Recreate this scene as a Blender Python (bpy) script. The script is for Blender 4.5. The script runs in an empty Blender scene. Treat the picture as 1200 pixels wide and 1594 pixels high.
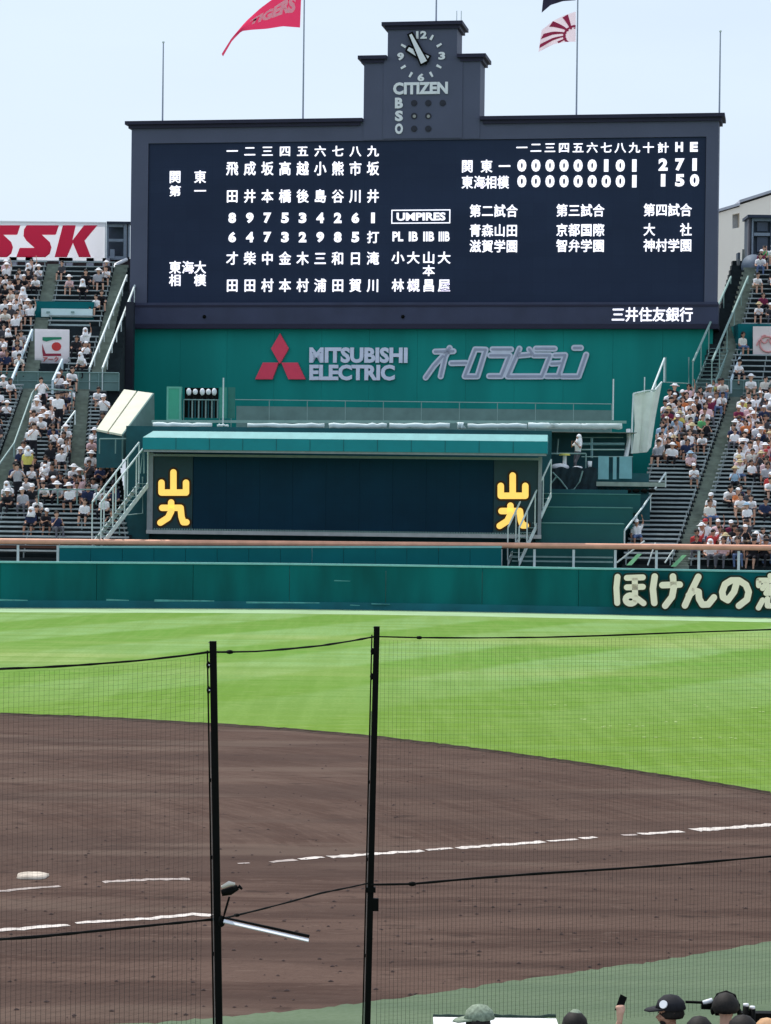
import bpy, math, random
from mathutils import Vector, Matrix
R = math.radians
random.seed(7)
S = bpy.context.scene
COL = S.collection

# ---------------------------------------------------------------- camera, sky, sun, exposure
F_PX = 3780.0; CAM_H = 6.7; PITCH = math.atan(31/3780); ROLL = R(0.67)
Fv = Vector((0, math.cos(PITCH), -math.sin(PITCH)))
_r0 = Vector((1, 0, 0)); _u0 = Vector((0, math.sin(PITCH), math.cos(PITCH)))
Rv = _r0*math.cos(ROLL) + _u0*math.sin(ROLL)
Uv = -_r0*math.sin(ROLL) + _u0*math.cos(ROLL)
EYE = Vector((0, 0, CAM_H))
cd = bpy.data.cameras.new('camera'); cam = bpy.data.objects.new('camera', cd); COL.objects.link(cam)
m = Matrix.Identity(4)
for i in range(3):
    m[i][0] = Rv[i]; m[i][1] = Uv[i]; m[i][2] = -Fv[i]; m[i][3] = EYE[i]
cam.matrix_world = m
cd.sensor_fit = 'HORIZONTAL'; cd.sensor_width = 36; cd.lens = F_PX/1200*36
cd.clip_start = 0.5; cd.clip_end = 5000
S.camera = cam

SUN_EL, SUN_AZ = R(62), R(-38)      # azimuth from +Y towards +X
w = bpy.data.worlds.new('World'); S.world = w; w.use_nodes = True
nt = w.node_tree; nt.nodes.clear()
sky = nt.nodes.new('ShaderNodeTexSky'); sky.sky_type = 'NISHITA'; sky.sun_disc = False
sky.sun_elevation = SUN_EL; sky.sun_rotation = SUN_AZ
sky.air_density = 1.3; sky.dust_density = 3.0; sky.ozone_density = 1.6; sky.altitude = 0
tc = nt.nodes.new('ShaderNodeTexCoord')
mp = nt.nodes.new('ShaderNodeMapping'); mp.inputs['Scale'].default_value = (1.0, 1.0, 5.0)
nz = nt.nodes.new('ShaderNodeTexNoise'); nz.inputs['Scale'].default_value = 2.2; nz.inputs['Detail'].default_value = 6
rp = nt.nodes.new('ShaderNodeMapRange'); rp.inputs[1].default_value = .35; rp.inputs[2].default_value = .75
rp.inputs[3].default_value = .62; rp.inputs[4].default_value = .9
mx = nt.nodes.new('ShaderNodeMix'); mx.data_type = 'RGBA'
mx.inputs['B'].default_value = (6.35, 7.42, 8.85, 1)      # thin bright summer haze cloud
bg = nt.nodes.new('ShaderNodeBackground'); bg.inputs['Strength'].default_value = 0.105
wo = nt.nodes.new('ShaderNodeOutputWorld')
L = nt.links
L.new(tc.outputs['Generated'], mp.inputs['Vector']); L.new(mp.outputs['Vector'], nz.inputs['Vector'])
L.new(nz.outputs['Fac'], rp.inputs[0]); L.new(rp.outputs[0], mx.inputs['Factor'])
L.new(sky.outputs[0], mx.inputs['A']); L.new(mx.outputs['Result'], bg.inputs['Color']); L.new(bg.outputs[0], wo.inputs[0])
sd = bpy.data.lights.new('sun', 'SUN'); sd.energy = 3.0; sd.angle = R(0.6); sd.color = (1, .96, .89)
so = bpy.data.objects.new('sun', sd); COL.objects.link(so)
tosun = Vector((math.sin(SUN_AZ)*math.cos(SUN_EL), math.cos(SUN_AZ)*math.cos(SUN_EL), math.sin(SUN_EL)))
so.rotation_euler = tosun.to_track_quat('Z', 'Y').to_euler(); so.location = (0, 60, 80)
vs = S.view_settings; vs.view_transform = 'Standard'; vs.look = 'None'; vs.exposure = 0.3; vs.gamma = 1
vs.use_curve_mapping = False

# ---------------------------------------------------------------- geometry helpers
def ray(px, py):
    return Fv + Rv*((px-600)/F_PX) + Uv*((797-py)/F_PX)
def at(px, py, Y):
    d = ray(px, py); return EYE + d*(Y/d.y)
def gnd(px, py, z=0.0):
    d = ray(px, py); return EYE + d*((z-CAM_H)/d.z)
def proj(p):
    v = Vector(p)-EYE; k = v.dot(Fv)
    return 600+v.dot(Rv)/k*F_PX, 797-v.dot(Uv)/k*F_PX

class Plane:
    """vertical facade plane: local x runs to the right, local y goes back, z up"""
    def __init__(s, px, Y, ang, z=0.0):
        o = at(px, 770, Y); s.o = Vector((o.x, o.y, z)); s.a = ang
        s.ux = Vector((math.cos(ang), -math.sin(ang), 0)); s.n = Vector((math.sin(ang), math.cos(ang), 0))
        s.M = Matrix.Translation(s.o) @ Matrix.Rotation(-ang, 4, 'Z')
    def uz(s, px, py, back=0.0):
        d = ray(px, py); q = s.o + s.n*back
        t = (q-EYE).dot(s.n)/d.dot(s.n); p = EYE+d*t-s.o
        return p.dot(s.ux), p.z

MATS = {}
def mat(name, col, rough=.7, var=.12, scale=3.0, bump=0.0, emit=0.0, metal=0.0, spec=.3):
    if name in MATS: return MATS[name]
    M = bpy.data.materials.new(name); M.use_nodes = True; n = M.node_tree.nodes; l = M.node_tree.links
    b = n['Principled BSDF']; b.inputs['Roughness'].default_value = rough; b.inputs['Metallic'].default_value = metal
    b.inputs['Specular IOR Level'].default_value = spec
    t = n.new('ShaderNodeTexCoord'); z = n.new('ShaderNodeTexNoise'); z.inputs['Scale'].default_value = scale
    z.inputs['Detail'].default_value = 5; l.new(t.outputs['Object'], z.inputs['Vector'])
    r = n.new('ShaderNodeValToRGB'); r.color_ramp.elements[0].position = .3; r.color_ramp.elements[1].position = .7
    r.color_ramp.elements[0].color = [c*(1-var) for c in col]+[1]
    r.color_ramp.elements[1].color = [min(1, c*(1+var)) for c in col]+[1]
    l.new(z.outputs['Fac'], r.inputs[0]); l.new(r.outputs[0], b.inputs['Base Color'])
    if emit: l.new(r.outputs[0], b.inputs['Emission Color']); b.inputs['Emission Strength'].default_value = emit
    if bump:
        bp = n.new('ShaderNodeBump'); bp.inputs['Strength'].default_value = bump
        l.new(z.outputs['Fac'], bp.inputs['Height']); l.new(bp.outputs[0], b.inputs['Normal'])
    MATS[name] = M; return M

def cloth(name, col, tr=.5, var=.05):
    """thin sheet that lets some of the sun behind it through"""
    if name in MATS: return MATS[name]
    M = mat(name, col, .85, var, 2); n = M.node_tree.nodes; l = M.node_tree.links
    t = n.new('ShaderNodeBsdfTranslucent'); t.inputs['Color'].default_value = tuple(col)+(1,)
    x = n.new('ShaderNodeMixShader'); x.inputs[0].default_value = tr
    l.new(n['Principled BSDF'].outputs[0], x.inputs[1]); l.new(t.outputs[0], x.inputs[2]); l.new(x.outputs[0], n['Material Output'].inputs[0])
    return M
class MB:
    def __init__(s): s.v = []; s.f = []
    def add(s, vs_, fs):
        k = len(s.v); s.v += [tuple(p) for p in vs_]; s.f += [tuple(i+k for i in f) for f in fs]; return s
    def box(s, x0, x1, y0, y1, z0, z1):
        return s.add([(x0,y0,z0),(x1,y0,z0),(x1,y1,z0),(x0,y1,z0),(x0,y0,z1),(x1,y0,z1),(x1,y1,z1),(x0,y1,z1)],
                     [(0,3,2,1),(4,5,6,7),(0,1,5,4),(1,2,6,5),(2,3,7,6),(3,0,4,7)])
    def quadbox(s, p, q):
        """two quads (4 points each, front & back)"""
        return s.add(list(p)+list(q), [(0,1,2,3),(7,6,5,4),(0,4,5,1),(1,5,6,2),(2,6,7,3),(3,7,4,0)])
    def tube(s, pts, r, n=6, cap=True):
        pts = [Vector(p) for p in pts]; rings = []
        rr = r if isinstance(r, (list, tuple)) else [r]*len(pts)
        for i, p in enumerate(pts):
            d = (pts[min(i+1, len(pts)-1)]-pts[max(i-1, 0)]).normalized()
            a = Vector((0, 0, 1)) if abs(d.z) < .9 else Vector((1, 0, 0))
            x = d.cross(a).normalized(); y = d.cross(x).normalized()
            rings.append([p+x*rr[i]*math.cos(2*math.pi*k/n)+y*rr[i]*math.sin(2*math.pi*k/n) for k in range(n)])
        vv = [q for g in rings for q in g]; ff = []
        for i in range(len(pts)-1):
            for k in range(n):
                ff.append((i*n+k, i*n+(k+1) % n, (i+1)*n+(k+1) % n, (i+1)*n+k))
        if cap: ff += [tuple(range(n))[::-1], tuple((len(pts)-1)*n+k for k in range(n))]
        return s.add(vv, ff)
    def prism(s, poly, y0, y1):
        """polygon in (x,z) extruded from y0 (front) to y1"""
        n = len(poly)
        return s.add([(a, y0, b) for a, b in poly]+[(a, y1, b) for a, b in poly],
                     [tuple(range(n)), tuple(range(n, 2*n))[::-1]]+[(i, i+n, (i+1) % n+n, (i+1) % n) for i in range(n)])
    def sheet(s, pts, z):
        return s.add([(p[0], p[1], z) for p in pts], [tuple(range(len(pts)))])
    def ball(s, c, r, n=10, sc=(1,1,1), zmin=-1.0):
        vv = []; ff = []; m_ = n//2
        for i in range(m_+1):
            th = math.pi*i/m_; zz = max(math.cos(th), zmin)
            for k in range(n):
                ph = 2*math.pi*k/n
                vv.append((c[0]+r*sc[0]*math.sin(th)*math.cos(ph), c[1]+r*sc[1]*math.sin(th)*math.sin(ph), c[2]+r*sc[2]*zz))
        for i in range(m_):
            for k in range(n): ff.append((i*n+k, (i+1)*n+k, (i+1)*n+(k+1) % n, i*n+(k+1) % n))
        return s.add(vv, ff)
    def mesh(s, name, mt, M=None, smooth=False):
        me = bpy.data.meshes.new(name)
        vv = s.v if M is None else [tuple(M @ Vector(p)) for p in s.v]
        me.from_pydata(vv, [], s.f); me.materials.append(mt); me.validate(); me.update()
        if smooth: me.polygons.foreach_set('use_smooth', [True]*len(me.polygons))
        return me
    def build(s, name, mt, parent=None, smooth=False, world=False):
        M = MW.get(parent.name, Matrix.Identity(4)).inverted() if (parent is not None and world) else None
        o = bpy.data.objects.new(name, s.mesh(name, mt, M, smooth)); COL.objects.link(o)
        if parent is not None: o.parent = parent
        MW[o.name] = MW.get(parent.name, Matrix.Identity(4)) if parent is not None else Matrix.Identity(4)
        return o
MW = {}
def thing(name, label, cat, M=None, group=None):
    if M is None: M = Matrix.Identity(4)
    if isinstance(M, Vector): M = Matrix.Translation(M)
    o = bpy.data.objects.new(name, None); COL.objects.link(o); o.matrix_world = M; MW[o.name] = M
    o.empty_display_size = .3
    return tag(o, label, cat, group)
def tag(o, label=None, cat=None, group=None, kind=None):
    if label: o['label'] = label
    if cat: o['category'] = cat
    if group: o['group'] = group
    if kind: o['kind'] = kind
    return o
def struct(o): o['kind'] = 'structure'; return o
ORD = ['zeroth','first','second','third','fourth','fifth','sixth','seventh','eighth','ninth','tenth','eleventh','twelfth','thirteenth','fourteenth','fifteenth','sixteenth','seventeenth','eighteenth','nineteenth']
TEN = {2:'twent',3:'thirt',4:'fort',5:'fift'}
def ordn(n):
    if n < 20: return ORD[n]
    t, u = divmod(n, 10)
    return TEN[t]+'ieth' if u == 0 else TEN[t]+'y-'+ORD[u]

# ---- lettering from the built in font, converted to meshes
_tc = {}
def glyph(sx, off, ext, mt):
    key = (sx, off, ext, mt.name)
    if key in _tc: return _tc[key]
    c = bpy.data.curves.new('t', 'FONT'); c.body = sx; c.offset = off; c.extrude = ext; c.resolution_u = 3
    o = bpy.data.objects.new('t', c); COL.objects.link(o)
    dg = bpy.context.evaluated_depsgraph_get(); e = o.evaluated_get(dg); me0 = e.to_mesh()
    vv = [(v.co.x, -v.co.z, v.co.y) for v in me0.vertices]; ff = [tuple(p.vertices) for p in me0.polygons]
    e.to_mesh_clear(); bpy.data.objects.remove(o); bpy.data.curves.remove(c)
    if ord(sx[0]) > 255:
        d_ = .016; base = list(vv); bf = list(ff); vv = []; ff = []
        for q, (ax_, az_) in enumerate(((-d_,0),(d_,0),(0,-d_*.7),(0,d_*.7))):
            k0 = len(vv); vv += [(a+ax_, b+q*.004, c+az_) for a, b, c in base]; ff += [tuple(i+k0 for i in f) for f in bf]
    x0 = min(v[0] for v in vv); x1 = max(v[0] for v in vv); z0 = min(v[2] for v in vv); z1 = max(v[2] for v in vv)
    _tc[key] = (vv, ff, (x0, x1, z0, z1)); return _tc[key]
_gm = {}
def char_obj(ch, cx, cz, wd, ht, mt, parent, y=-.03, off=.03, ext=.03, name='character', em=True, rot=None):
    """ch centred at local (cx,cz); em box wd x ht for CJK, bounding box when em=False"""
    vv, ff, bb = glyph(ch, off, ext, mt)
    key = (ch, off, ext, mt.name, em)
    if key not in _gm:
        if em: ox, oz, sx, sz = .5, .38, 1, 1
        else: ox, oz, sx, sz = (bb[0]+bb[1])/2, (bb[2]+bb[3])/2, bb[1]-bb[0], bb[3]-bb[2]
        me = bpy.data.meshes.new(name); me.from_pydata([((a-ox)/sx, b, (c-oz)/sz) for a, b, c in vv], [], ff)
        me.materials.append(mt); me.update(); _gm[key] = me
    o = bpy.data.objects.new(name, _gm[key]); COL.objects.link(o)
    o.parent = parent; o.location = (cx, y, cz); o.scale = (wd, 1, ht)
    return o

# ---------------------------------------------------------------- materials
green_wall = mat('green_painted_wall', (.012,.24,.28), .6, .10, .6)
fence_green = mat('green_fence_pad', (.001,.12,.135), .55, .10, .5)
cyan_cap = mat('pale_green_cap', (.22,.50,.50), .5, .08, 2)
teal_mid = mat('teal_fascia', (.003,.22,.27), .5, .06, 1)
teal_dark = mat('dark_green_steel', (.008,.075,.09), .6, .15, 1.5)
navy = mat('navy_board_frame', (.080,.090,.142), .6, .07, .35)
navy_dk = mat('navy_cornice', (.018,.018,.042), .6, .08, .8)
navy_low = mat('navy_lower_band', (.040,.047,.092), .55, .15, .5)
steel = mat('pale_galvanised_steel', (.62,.70,.69), .45, .1, 4)
steel_d = mat('dull_green_steel', (.20,.31,.30), .5, .1, 4)
white_p = mat('white_paint', (.78,.79,.82), .6, .04, 3)
letter_p = mat('lavender_white_letter', (.68,.72,.86), .45, .05, 3)
conc = mat('weathered_concrete', (.20,.22,.20), .9, .2, 2.5, .1)
conc_l = mat('grey_concrete_wall', (.13,.22,.21), .9, .12, 1.2)
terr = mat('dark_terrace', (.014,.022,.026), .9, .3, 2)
benchm = mat('grey_bench_plank', (.33,.38,.39), .6, .15, 2)
orange = mat('orange_rail_paint', (.80,.40,.27), .6, .12, 1.5)
brown = mat('dark_brown_panel', (.09,.035,.025), .7, .2, 2)
tarp = mat('cream_tarp', (.74,.78,.72), .8, .08, 2, .1)
black = mat('black_paint', (.003,.0035,.003), .6, .2, 6, spec=.08)
redp = mat('crimson_paint', (.80,.06,.12), .45, .04, 3)
led_w = mat('lit_white_led', (.92,.90,.97), .5, .02, 3, emit=.75)
led_y = mat('lit_yellow_led', (.90,.55,.12), .5, .03, 3, emit=.72)
cream_let = mat('cream_letter_paint', (1.0,.84,.70), .6, .0, 3)
dk_out = mat('dark_letter_outline', (.012,.020,.012), .7, .05, 3)
br_out = mat('brown_letter_outline', (.05,.02,.004), .7, .05, 3)

def facade_mat(name, col, var, sx, sz, joint=None):
    """painted sheet with faint streaks running down it; optional fine module joints"""
    if name in MATS: return MATS[name]
    M = mat(name, col, .6, .0, 1); n = M.node_tree.nodes; l = M.node_tree.links; b = n['Principled BSDF']
    t = n.new('ShaderNodeTexCoord'); q = n.new('ShaderNodeMapping'); q.inputs['Scale'].default_value = (sx, 1, sz)
    z = n.new('ShaderNodeTexNoise'); z.inputs['Scale'].default_value = 1; z.inputs['Detail'].default_value = 6
    l.new(t.outputs['Object'], q.inputs[0]); l.new(q.outputs[0], z.inputs['Vector'])
    r = n.new('ShaderNodeValToRGB'); r.color_ramp.elements[0].position = .35; r.color_ramp.elements[1].position = .68
    r.color_ramp.elements[0].color = [c*(1-var) for c in col]+[1]; r.color_ramp.elements[1].color = [c*(1+var) for c in col]+[1]
    l.new(z.outputs['Fac'], r.inputs[0]); out = r.outputs[0]
    if joint:
        br = n.new('ShaderNodeTexBrick'); br.offset = 0; br.inputs['Scale'].default_value = 1
        br.inputs['Brick Width'].default_value = joint; br.inputs['Row Height'].default_value = joint
        br.inputs['Mortar Size'].default_value = .025; br.inputs['Color1'].default_value = (1,1,1,1); br.inputs['Color2'].default_value = (.93,.93,.95,1)
        br.inputs['Mortar'].default_value = (.90,.90,.91,1)
        sp = n.new('ShaderNodeSeparateXYZ'); cb = n.new('ShaderNodeCombineXYZ')
        l.new(t.outputs['Object'], sp.inputs[0]); l.new(sp.outputs[0], cb.inputs[0]); l.new(sp.outputs[2], cb.inputs[1])
        l.new(cb.outputs[0], br.inputs['Vector'])
        mm = n.new('ShaderNodeMix'); mm.data_type = 'RGBA'; mm.blend_type = 'MULTIPLY'; mm.inputs['Factor'].default_value = 1
        l.new(out, mm.inputs['A']); l.new(br.outputs['Color'], mm.inputs['B']); out = mm.outputs['Result']
    l.new(out, b.inputs['Base Color']); return M
screen_m = facade_mat('dark_led_screen', (.022,.034,.070), .10, .08, .3, .96)
lowscreen = facade_mat('teal_black_led_screen', (.002,.027,.055), .15, .3, .3, .5)
wall_f = facade_mat('streaked_green_wall', (.008,.25,.218), .12, .35, .05)
fence_f = facade_mat('scuffed_green_fence', (.0005,.108,.114), .30, .45, .12)
for _m in (fence_f, wall_f, fence_green, screen_m, lowscreen): _m.node_tree.nodes['Principled BSDF'].inputs['Specular IOR Level'].default_value = .12

# ---------------------------------------------------------------- the ground
def ground_material(kind):
    M = bpy.data.materials.new(kind); M.use_nodes = True; n = M.node_tree.nodes; l = M.node_tree.links; b = n['Principled BSDF']
    b.inputs['Roughness'].default_value = .95; b.inputs['Specular IOR Level'].default_value = .1
    t = n.new('ShaderNodeTexCoord')
    def noise(vec, sc, det=6, scale3=None, rot=0):
        q = n.new('ShaderNodeMapping'); q.inputs['Scale'].default_value = scale3 or (1,1,1); q.inputs['Rotation'].default_value = (0,0,rot)
        l.new(vec, q.inputs[0]); z = n.new('ShaderNodeTexNoise'); z.inputs['Scale'].default_value = sc; z.inputs['Detail'].default_value = det
        l.new(q.outputs[0], z.inputs['Vector']); return z.outputs['Fac']
    def rng(x, a, b_, c, d):
        r = n.new('ShaderNodeMapRange'); r.interpolation_type = 'SMOOTHSTEP'
        for i, v in zip((1,2,3,4), (a,b_,c,d)): r.inputs[i].default_value = v
        l.new(x, r.inputs[0]); return r.outputs[0]
    def mixc(f, A, B, mode='MIX'):
        q = n.new('ShaderNodeMix'); q.data_type = 'RGBA'; q.blend_type = mode
        if isinstance(f, float): q.inputs['Factor'].default_value = f
        else: l.new(f, q.inputs['Factor'])
        for k, v in (('A',A),('B',B)):
            if isinstance(v, tuple): q.inputs[k].default_value = v+(1,)
            else: l.new(v, q.inputs[k])
        return q.outputs['Result']
    def math_(op, x, y=None):
        q = n.new('ShaderNodeMath'); q.operation = op
        for i, v in enumerate((x, y)):
            if v is None: continue
            if isinstance(v, (int, float)): q.inputs[i].default_value = v
            else: l.new(v, q.inputs[i])
        return q.outputs[0]
    P = t.outputs['Object']
    if kind == 'mown_grass':
        sp = n.new('ShaderNodeSeparateXYZ'); l.new(P, sp.inputs[0])
        ang = R(27)     # mower stripes run this far off the camera axis
        u = math_('ADD', math_('MULTIPLY', sp.outputs[0], math.cos(ang)), math_('MULTIPLY', sp.outputs[1], -math.sin(ang)))
        wob = math_('MULTIPLY', noise(P, .12, 3), 1.6)
        sn = math_('SINE', math_('MULTIPLY', math_('ADD', u, wob), 2*math.pi/9.5))
        stripe = rng(sn, -.35, .35, 0.0, 1.0)
        c = mixc(stripe, (.112,.242,.034), (.200,.335,.120))
        far = rng(sp.outputs[1], 62, 100, 0.0, 1.0)
        near = mixc(noise(P, .30, 5, (.25,1.6,1)), (.108,.195,.016), (.142,.240,.030))
        c = mixc(far, near, c)
        # bleached patches and streaks across the outfield
        pa = rng(noise(P, .07, 4, (.35,1,1)), .52, .66, 0, .75); c = mixc(math_('MULTIPLY', pa, far), c, (.29,.35,.12))
        st = rng(noise(P, .55, 6, (.10,1.5,1)), .42, .64, 0, .62); c = mixc(st, c, (.160,.262,.060))
        st2 = rng(noise(P, .9, 6, (.10,1.2,1), .15), .5, .68, 0, .5); c = mixc(st2, c, (.098,.190,.026))
        # sandy patch in left centre and thin strip near the infield edge
        rows_ = noise(P, 1.0, 5, (1.0,.05,1), ang)
        c = mixc(rng(rows_, .42, .60, 0, .24), c, (.10,.19,.022))
        rows2 = noise(P, 2.3, 5, (1.0,.05,1), ang); c = mixc(rng(rows2, .45, .62, 0, .16), c, (.215,.330,.085))
        fine = noise(P, 9, 8); c = mixc(rng(fine, .35, .65, 0, .40), c, (.10,.19,.025))
        blot = noise(P, 3.0, 6, (.4,1,1)); c = mixc(rng(blot, .56, .70, 0, .35), c, (.25,.32,.10))
        hb = fine; bs = .25
    elif kind == 'black_infield_soil':
        q = n.new('ShaderNodeVectorMath'); q.operation = 'SUBTRACT'; q.inputs[1].default_value = (ARC[0], ARC[1], 0); l.new(P, q.inputs[0])
        sp = n.new('ShaderNodeSeparateXYZ'); l.new(q.outputs[0], sp.inputs[0])
        rad = n.new('ShaderNodeVectorMath'); rad.operation = 'LENGTH'; l.new(q.outputs[0], rad.inputs[0])
        th = math_('ARCTAN2', sp.outputs[1], sp.outputs[0])
        cb = n.new('ShaderNodeCombineXYZ'); l.new(rad.outputs['Value'], cb.inputs[0]); l.new(math_('MULTIPLY', th, 9), cb.inputs[1])
        V = cb.outputs[0]
        rk = noise(V, 1.0, 6, (.9,.55,1)); fr = noise(V, 1.0, 5, (7,1.2,1)); fine = noise(P, 14, 8)
        lp = noise(P, .35, 5, (.4,1,1)); spk = noise(P, 2.6, 5, (.5,1,1)); grit = noise(P, 60, 4)
        c = mixc(rng(rk, .36, .64, 0, 1), (.070,.040,.030), (.096,.060,.046))
        spw = n.new('ShaderNodeSeparateXYZ'); l.new(P, spw.inputs[0])
        side = math_('SUBTRACT', spw.outputs[1], math_('MULTIPLY', spw.outputs[0], .52))
        nearf = rng(side, 43.0, 47.0, 1.0, 0.0)
        ns_ = noise(P, 1.0, 6, (.16,1.15,1), R(-27)); ns2 = noise(P, 1.0, 5, (.8,5,1), R(-27))
        cn = mixc(rng(ns_, .40, .58, 0, 1), (.060,.034,.026), (.100,.062,.048))
        cn = mixc(rng(ns2, .45, .62, 0, .35), cn, (.118,.075,.058))
        c = mixc(rng(fr, .48, .60, 0, .40), c, (.116,.074,.057)); c = mixc(nearf, c, cn)
        c = mixc(rng(lp, .45, .70, 0, .5), c, (.058,.034,.026))
        c = mixc(rng(spk, .60, .70, 0, .7), c, (.034,.020,.016)); c = mixc(rng(noise(P, 7, 4, (.35,1,1)), .60, .70, 0, .55), c, (.14,.095,.075))
        c = mixc(rng(fine, .5, .72, 0, .35), c, (.050,.030,.024))
        c = mixc(rng(grit, .4, .6, 0, .18), c, (.045,.028,.022))
        big = noise(P, 1.0, 4, (.05,.42,1), R(-24)); c = mixc(rng(big, .50, .60, 0, .55), c, (.056,.034,.027))
        lite = noise(P, 1.0, 5, (.09,.5,1), R(-20)); c = mixc(rng(lite, .56, .66, 0, .5), c, (.128,.090,.070))
        hb = math_('ADD', fine, fr); bs = .35
    else:
        fine = noise(P, 12, 7); lp = noise(P, .8, 4, (.25,1.4,1))
        c = mixc(rng(lp, .35, .65, 0, 1), (.098,.136,.086), (.120,.160,.100)); c = mixc(rng(fine, .35, .7, 0, .35), c, (.08,.12,.06))
        hb = fine; bs = .2
    l.new(c, b.inputs['Base Color'])
    bp = n.new('ShaderNodeBump'); bp.inputs['Strength'].default_value = bs; bp.inputs['Distance'].default_value = .03
    l.new(hb, bp.inputs['Height']); l.new(bp.outputs[0], b.inputs['Normal'])
    return M
edge_px = [(0,1112),(150,1118),(340,1129),(460,1137),(590,1149),(700,1162),(800,1175),(900,1189),(1000,1204),(1100,1219),(1200,1236)]
E3 = [gnd(*p) for p in edge_px]
def circ(a, b, c):
    ax, ay, bx, by, cx, cy = a.x, a.y, b.x, b.y, c.x, c.y
    d = 2*(ax*(by-cy)+bx*(cy-ay)+cx*(ay-by))
    ux = ((ax*ax+ay*ay)*(by-cy)+(bx*bx+by*by)*(cy-ay)+(cx*cx+cy*cy)*(ay-by))/d
    uy = ((ax*ax+ay*ay)*(cx-bx)+(bx*bx+by*by)*(ax-cx)+(cx*cx+cy*cy)*(bx-ax))/d
    return ux, uy, math.hypot(ax-ux, ay-uy)
ARC = circ(E3[0], E3[5], E3[10])
print('ARC', ARC)
struct(MB().sheet([(-900,-300),(900,-300),(900,2500),(-900,2500)], -.06).build('ground', mat('city_ground', (.18,.18,.17), .9)))
struct(MB().sheet([(-90,0),(90,0),(90,145),(-90,145)], 0).build('outfield_grass', ground_material('mown_grass')))
# densified, slightly ragged soil edge
soil = []
rg = random.Random(3)
for i in range(len(E3)-1):
    for k in range(14):
        p = E3[i].lerp(E3[i+1], k/14); soil.append((p.x, p.y+rg.uniform(-.06, .06)*p.y/50))
soil.append((E3[-1].x, E3[-1].y))
d0 = (E3[0]-E3[1]); d1 = (E3[-1]-E3[-2]).normalized()
low_px = [(230,1594),(350,1583),(470,1573),(570,1561),(700,1543),(800,1528),(900,1513),(1000,1500),(1065,1490),(1200,1466)]
L3 = [gnd(*p) for p in low_px]
lo = []
for i in range(len(L3)-1):
    for k in range(10):
        p = L3[i].lerp(L3[i+1], k/10); lo.append((p.x, p.y+rg.uniform(-.07, .07)))
lo.append((L3[-1].x, L3[-1].y))
ext_r = (E3[-1].x+d1.x*25, E3[-1].y+d1.y*25)
soil_poly = [(-60, E3[0].y+1)] + soil + [(14, 58), (19,52.5), (16, 50)] + lo[::-1] + [(-9, 22), (-60, 10)]
# right side: soil narrows along the foul line out of frame
soil_poly = [(-60, E3[0].y-2), (-30, E3[0].y+.6)] + soil + [(E3[-1].x+3, E3[-1].y-5), (E3[-1].x+14, E3[-1].y-9), (E3[-1].x+10, L3[-1].y+10)] + lo[::-1] + [(L3[0].x-12, L3[0].y-2.5), (-60, 8)]
struct(MB().sheet(soil_poly, .005).build('infield_soil', ground_material('black_infield_soil')))
shadow_pts = soil  # dark strip here paints the thin shadow line between soil and grass
mb = MB(); n_ = len(shadow_pts)
mb.v = [(p[0], p[1]-.03, .0) for p in shadow_pts]+[(p[0], p[1]-.22-rg.uniform(0,.10), .013) for p in shadow_pts]+[(p[0], p[1]+.02+rg.uniform(0,.10), .05) for p in shadow_pts]
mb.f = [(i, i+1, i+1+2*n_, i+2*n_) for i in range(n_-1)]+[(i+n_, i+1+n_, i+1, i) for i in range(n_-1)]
struct(mb.build('soil_edge_shadow', mat('soil_shadow_tone', (.038,.026,.018), .95, .3, 3)))
turf_poly = lo + [(L3[-1].x+25, L3[-1].y+9), (40, 5), (-20, 5), (L3[0].x-12, L3[0].y-2.5)]
struct(MB().sheet(turf_poly[::-1], .009).build('foul_ground_turf', ground_material('grey_green_turf')))
chalk = mat('white_chalk', (.56,.50,.46), .9, .30, 7)
chalk_f = mat('faded_chalk', (.36,.30,.275), .9, .25, 5)
def strip(name, pts, wd, mt, lbl, grp=None, z=.013, ragged=.45):
    v = []; g = random.Random(int(pts[0][0])+5)
    P_ = [gnd(*p) for p in pts]; Q = []
    for i in range(len(P_)-1):
        k_ = max(2, int((P_[i+1]-P_[i]).length/.10))
        Q += [P_[i].lerp(P_[i+1], k/k_) for k in range(k_)]
    Q.append(P_[-1]); a = []; b_ = []
    for i, q in enumerate(Q):
        d = (Q[min(i+1, len(Q)-1)]-Q[max(i-1, 0)]).normalized(); nn = Vector((-d.y, d.x, 0))
        a.append(q+nn*wd/2*(1+g.uniform(-ragged, ragged))); b_.append(q-nn*wd/2*(1+g.uniform(-ragged, ragged)))
    mb = MB(); n_ = len(Q); mb.v = [(p.x,p.y,z) for p in a]+[(p.x,p.y,z) for p in b_]
    mb.f = [(i, i+n_, i+n_+1, i+1) for i in range(n_-1)]
    o = mb.build(name, mt); return struct(o)
for i, (pts, wd, mt) in enumerate([
    ([(370,1345),(388,1344)], .10, chalk_f), ([(421,1343),(460,1339)], .17, chalk_f), ([(465,1338),(503,1335)], .20, chalk),
    ([(513,1335),(658,1325)], .24, chalk), ([(664,1324),(704,1321)], .17, chalk), ([(711,1321),(847,1311)], .24, chalk),
    ([(853,1310),(898,1307)], .16, chalk), ([(905,1306),(928,1304)], .22, chalk), ([(969,1301),(991,1300)], .16, chalk_f),
    ([(996,1299),(1062,1295)], .22, chalk), ([(1081,1293),(1195,1285),(1320,1277)], .34, chalk)]):
    strip('foul_line', pts, wd, mt, '')
for pts, wd, mt in [([(-80,1396),(0,1388),(93,1380)], .17, chalk_f), ([(160,1374),(230,1370),(295,1369)], .20, chalk_f),
    ([(-80,1455),(0,1449),(107,1441)], .22, chalk), ([(118,1438),(230,1431),(300,1424),(330,1426)], .20, chalk)]:
    strip('running_lane_line', pts, wd, mt, '')
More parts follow.
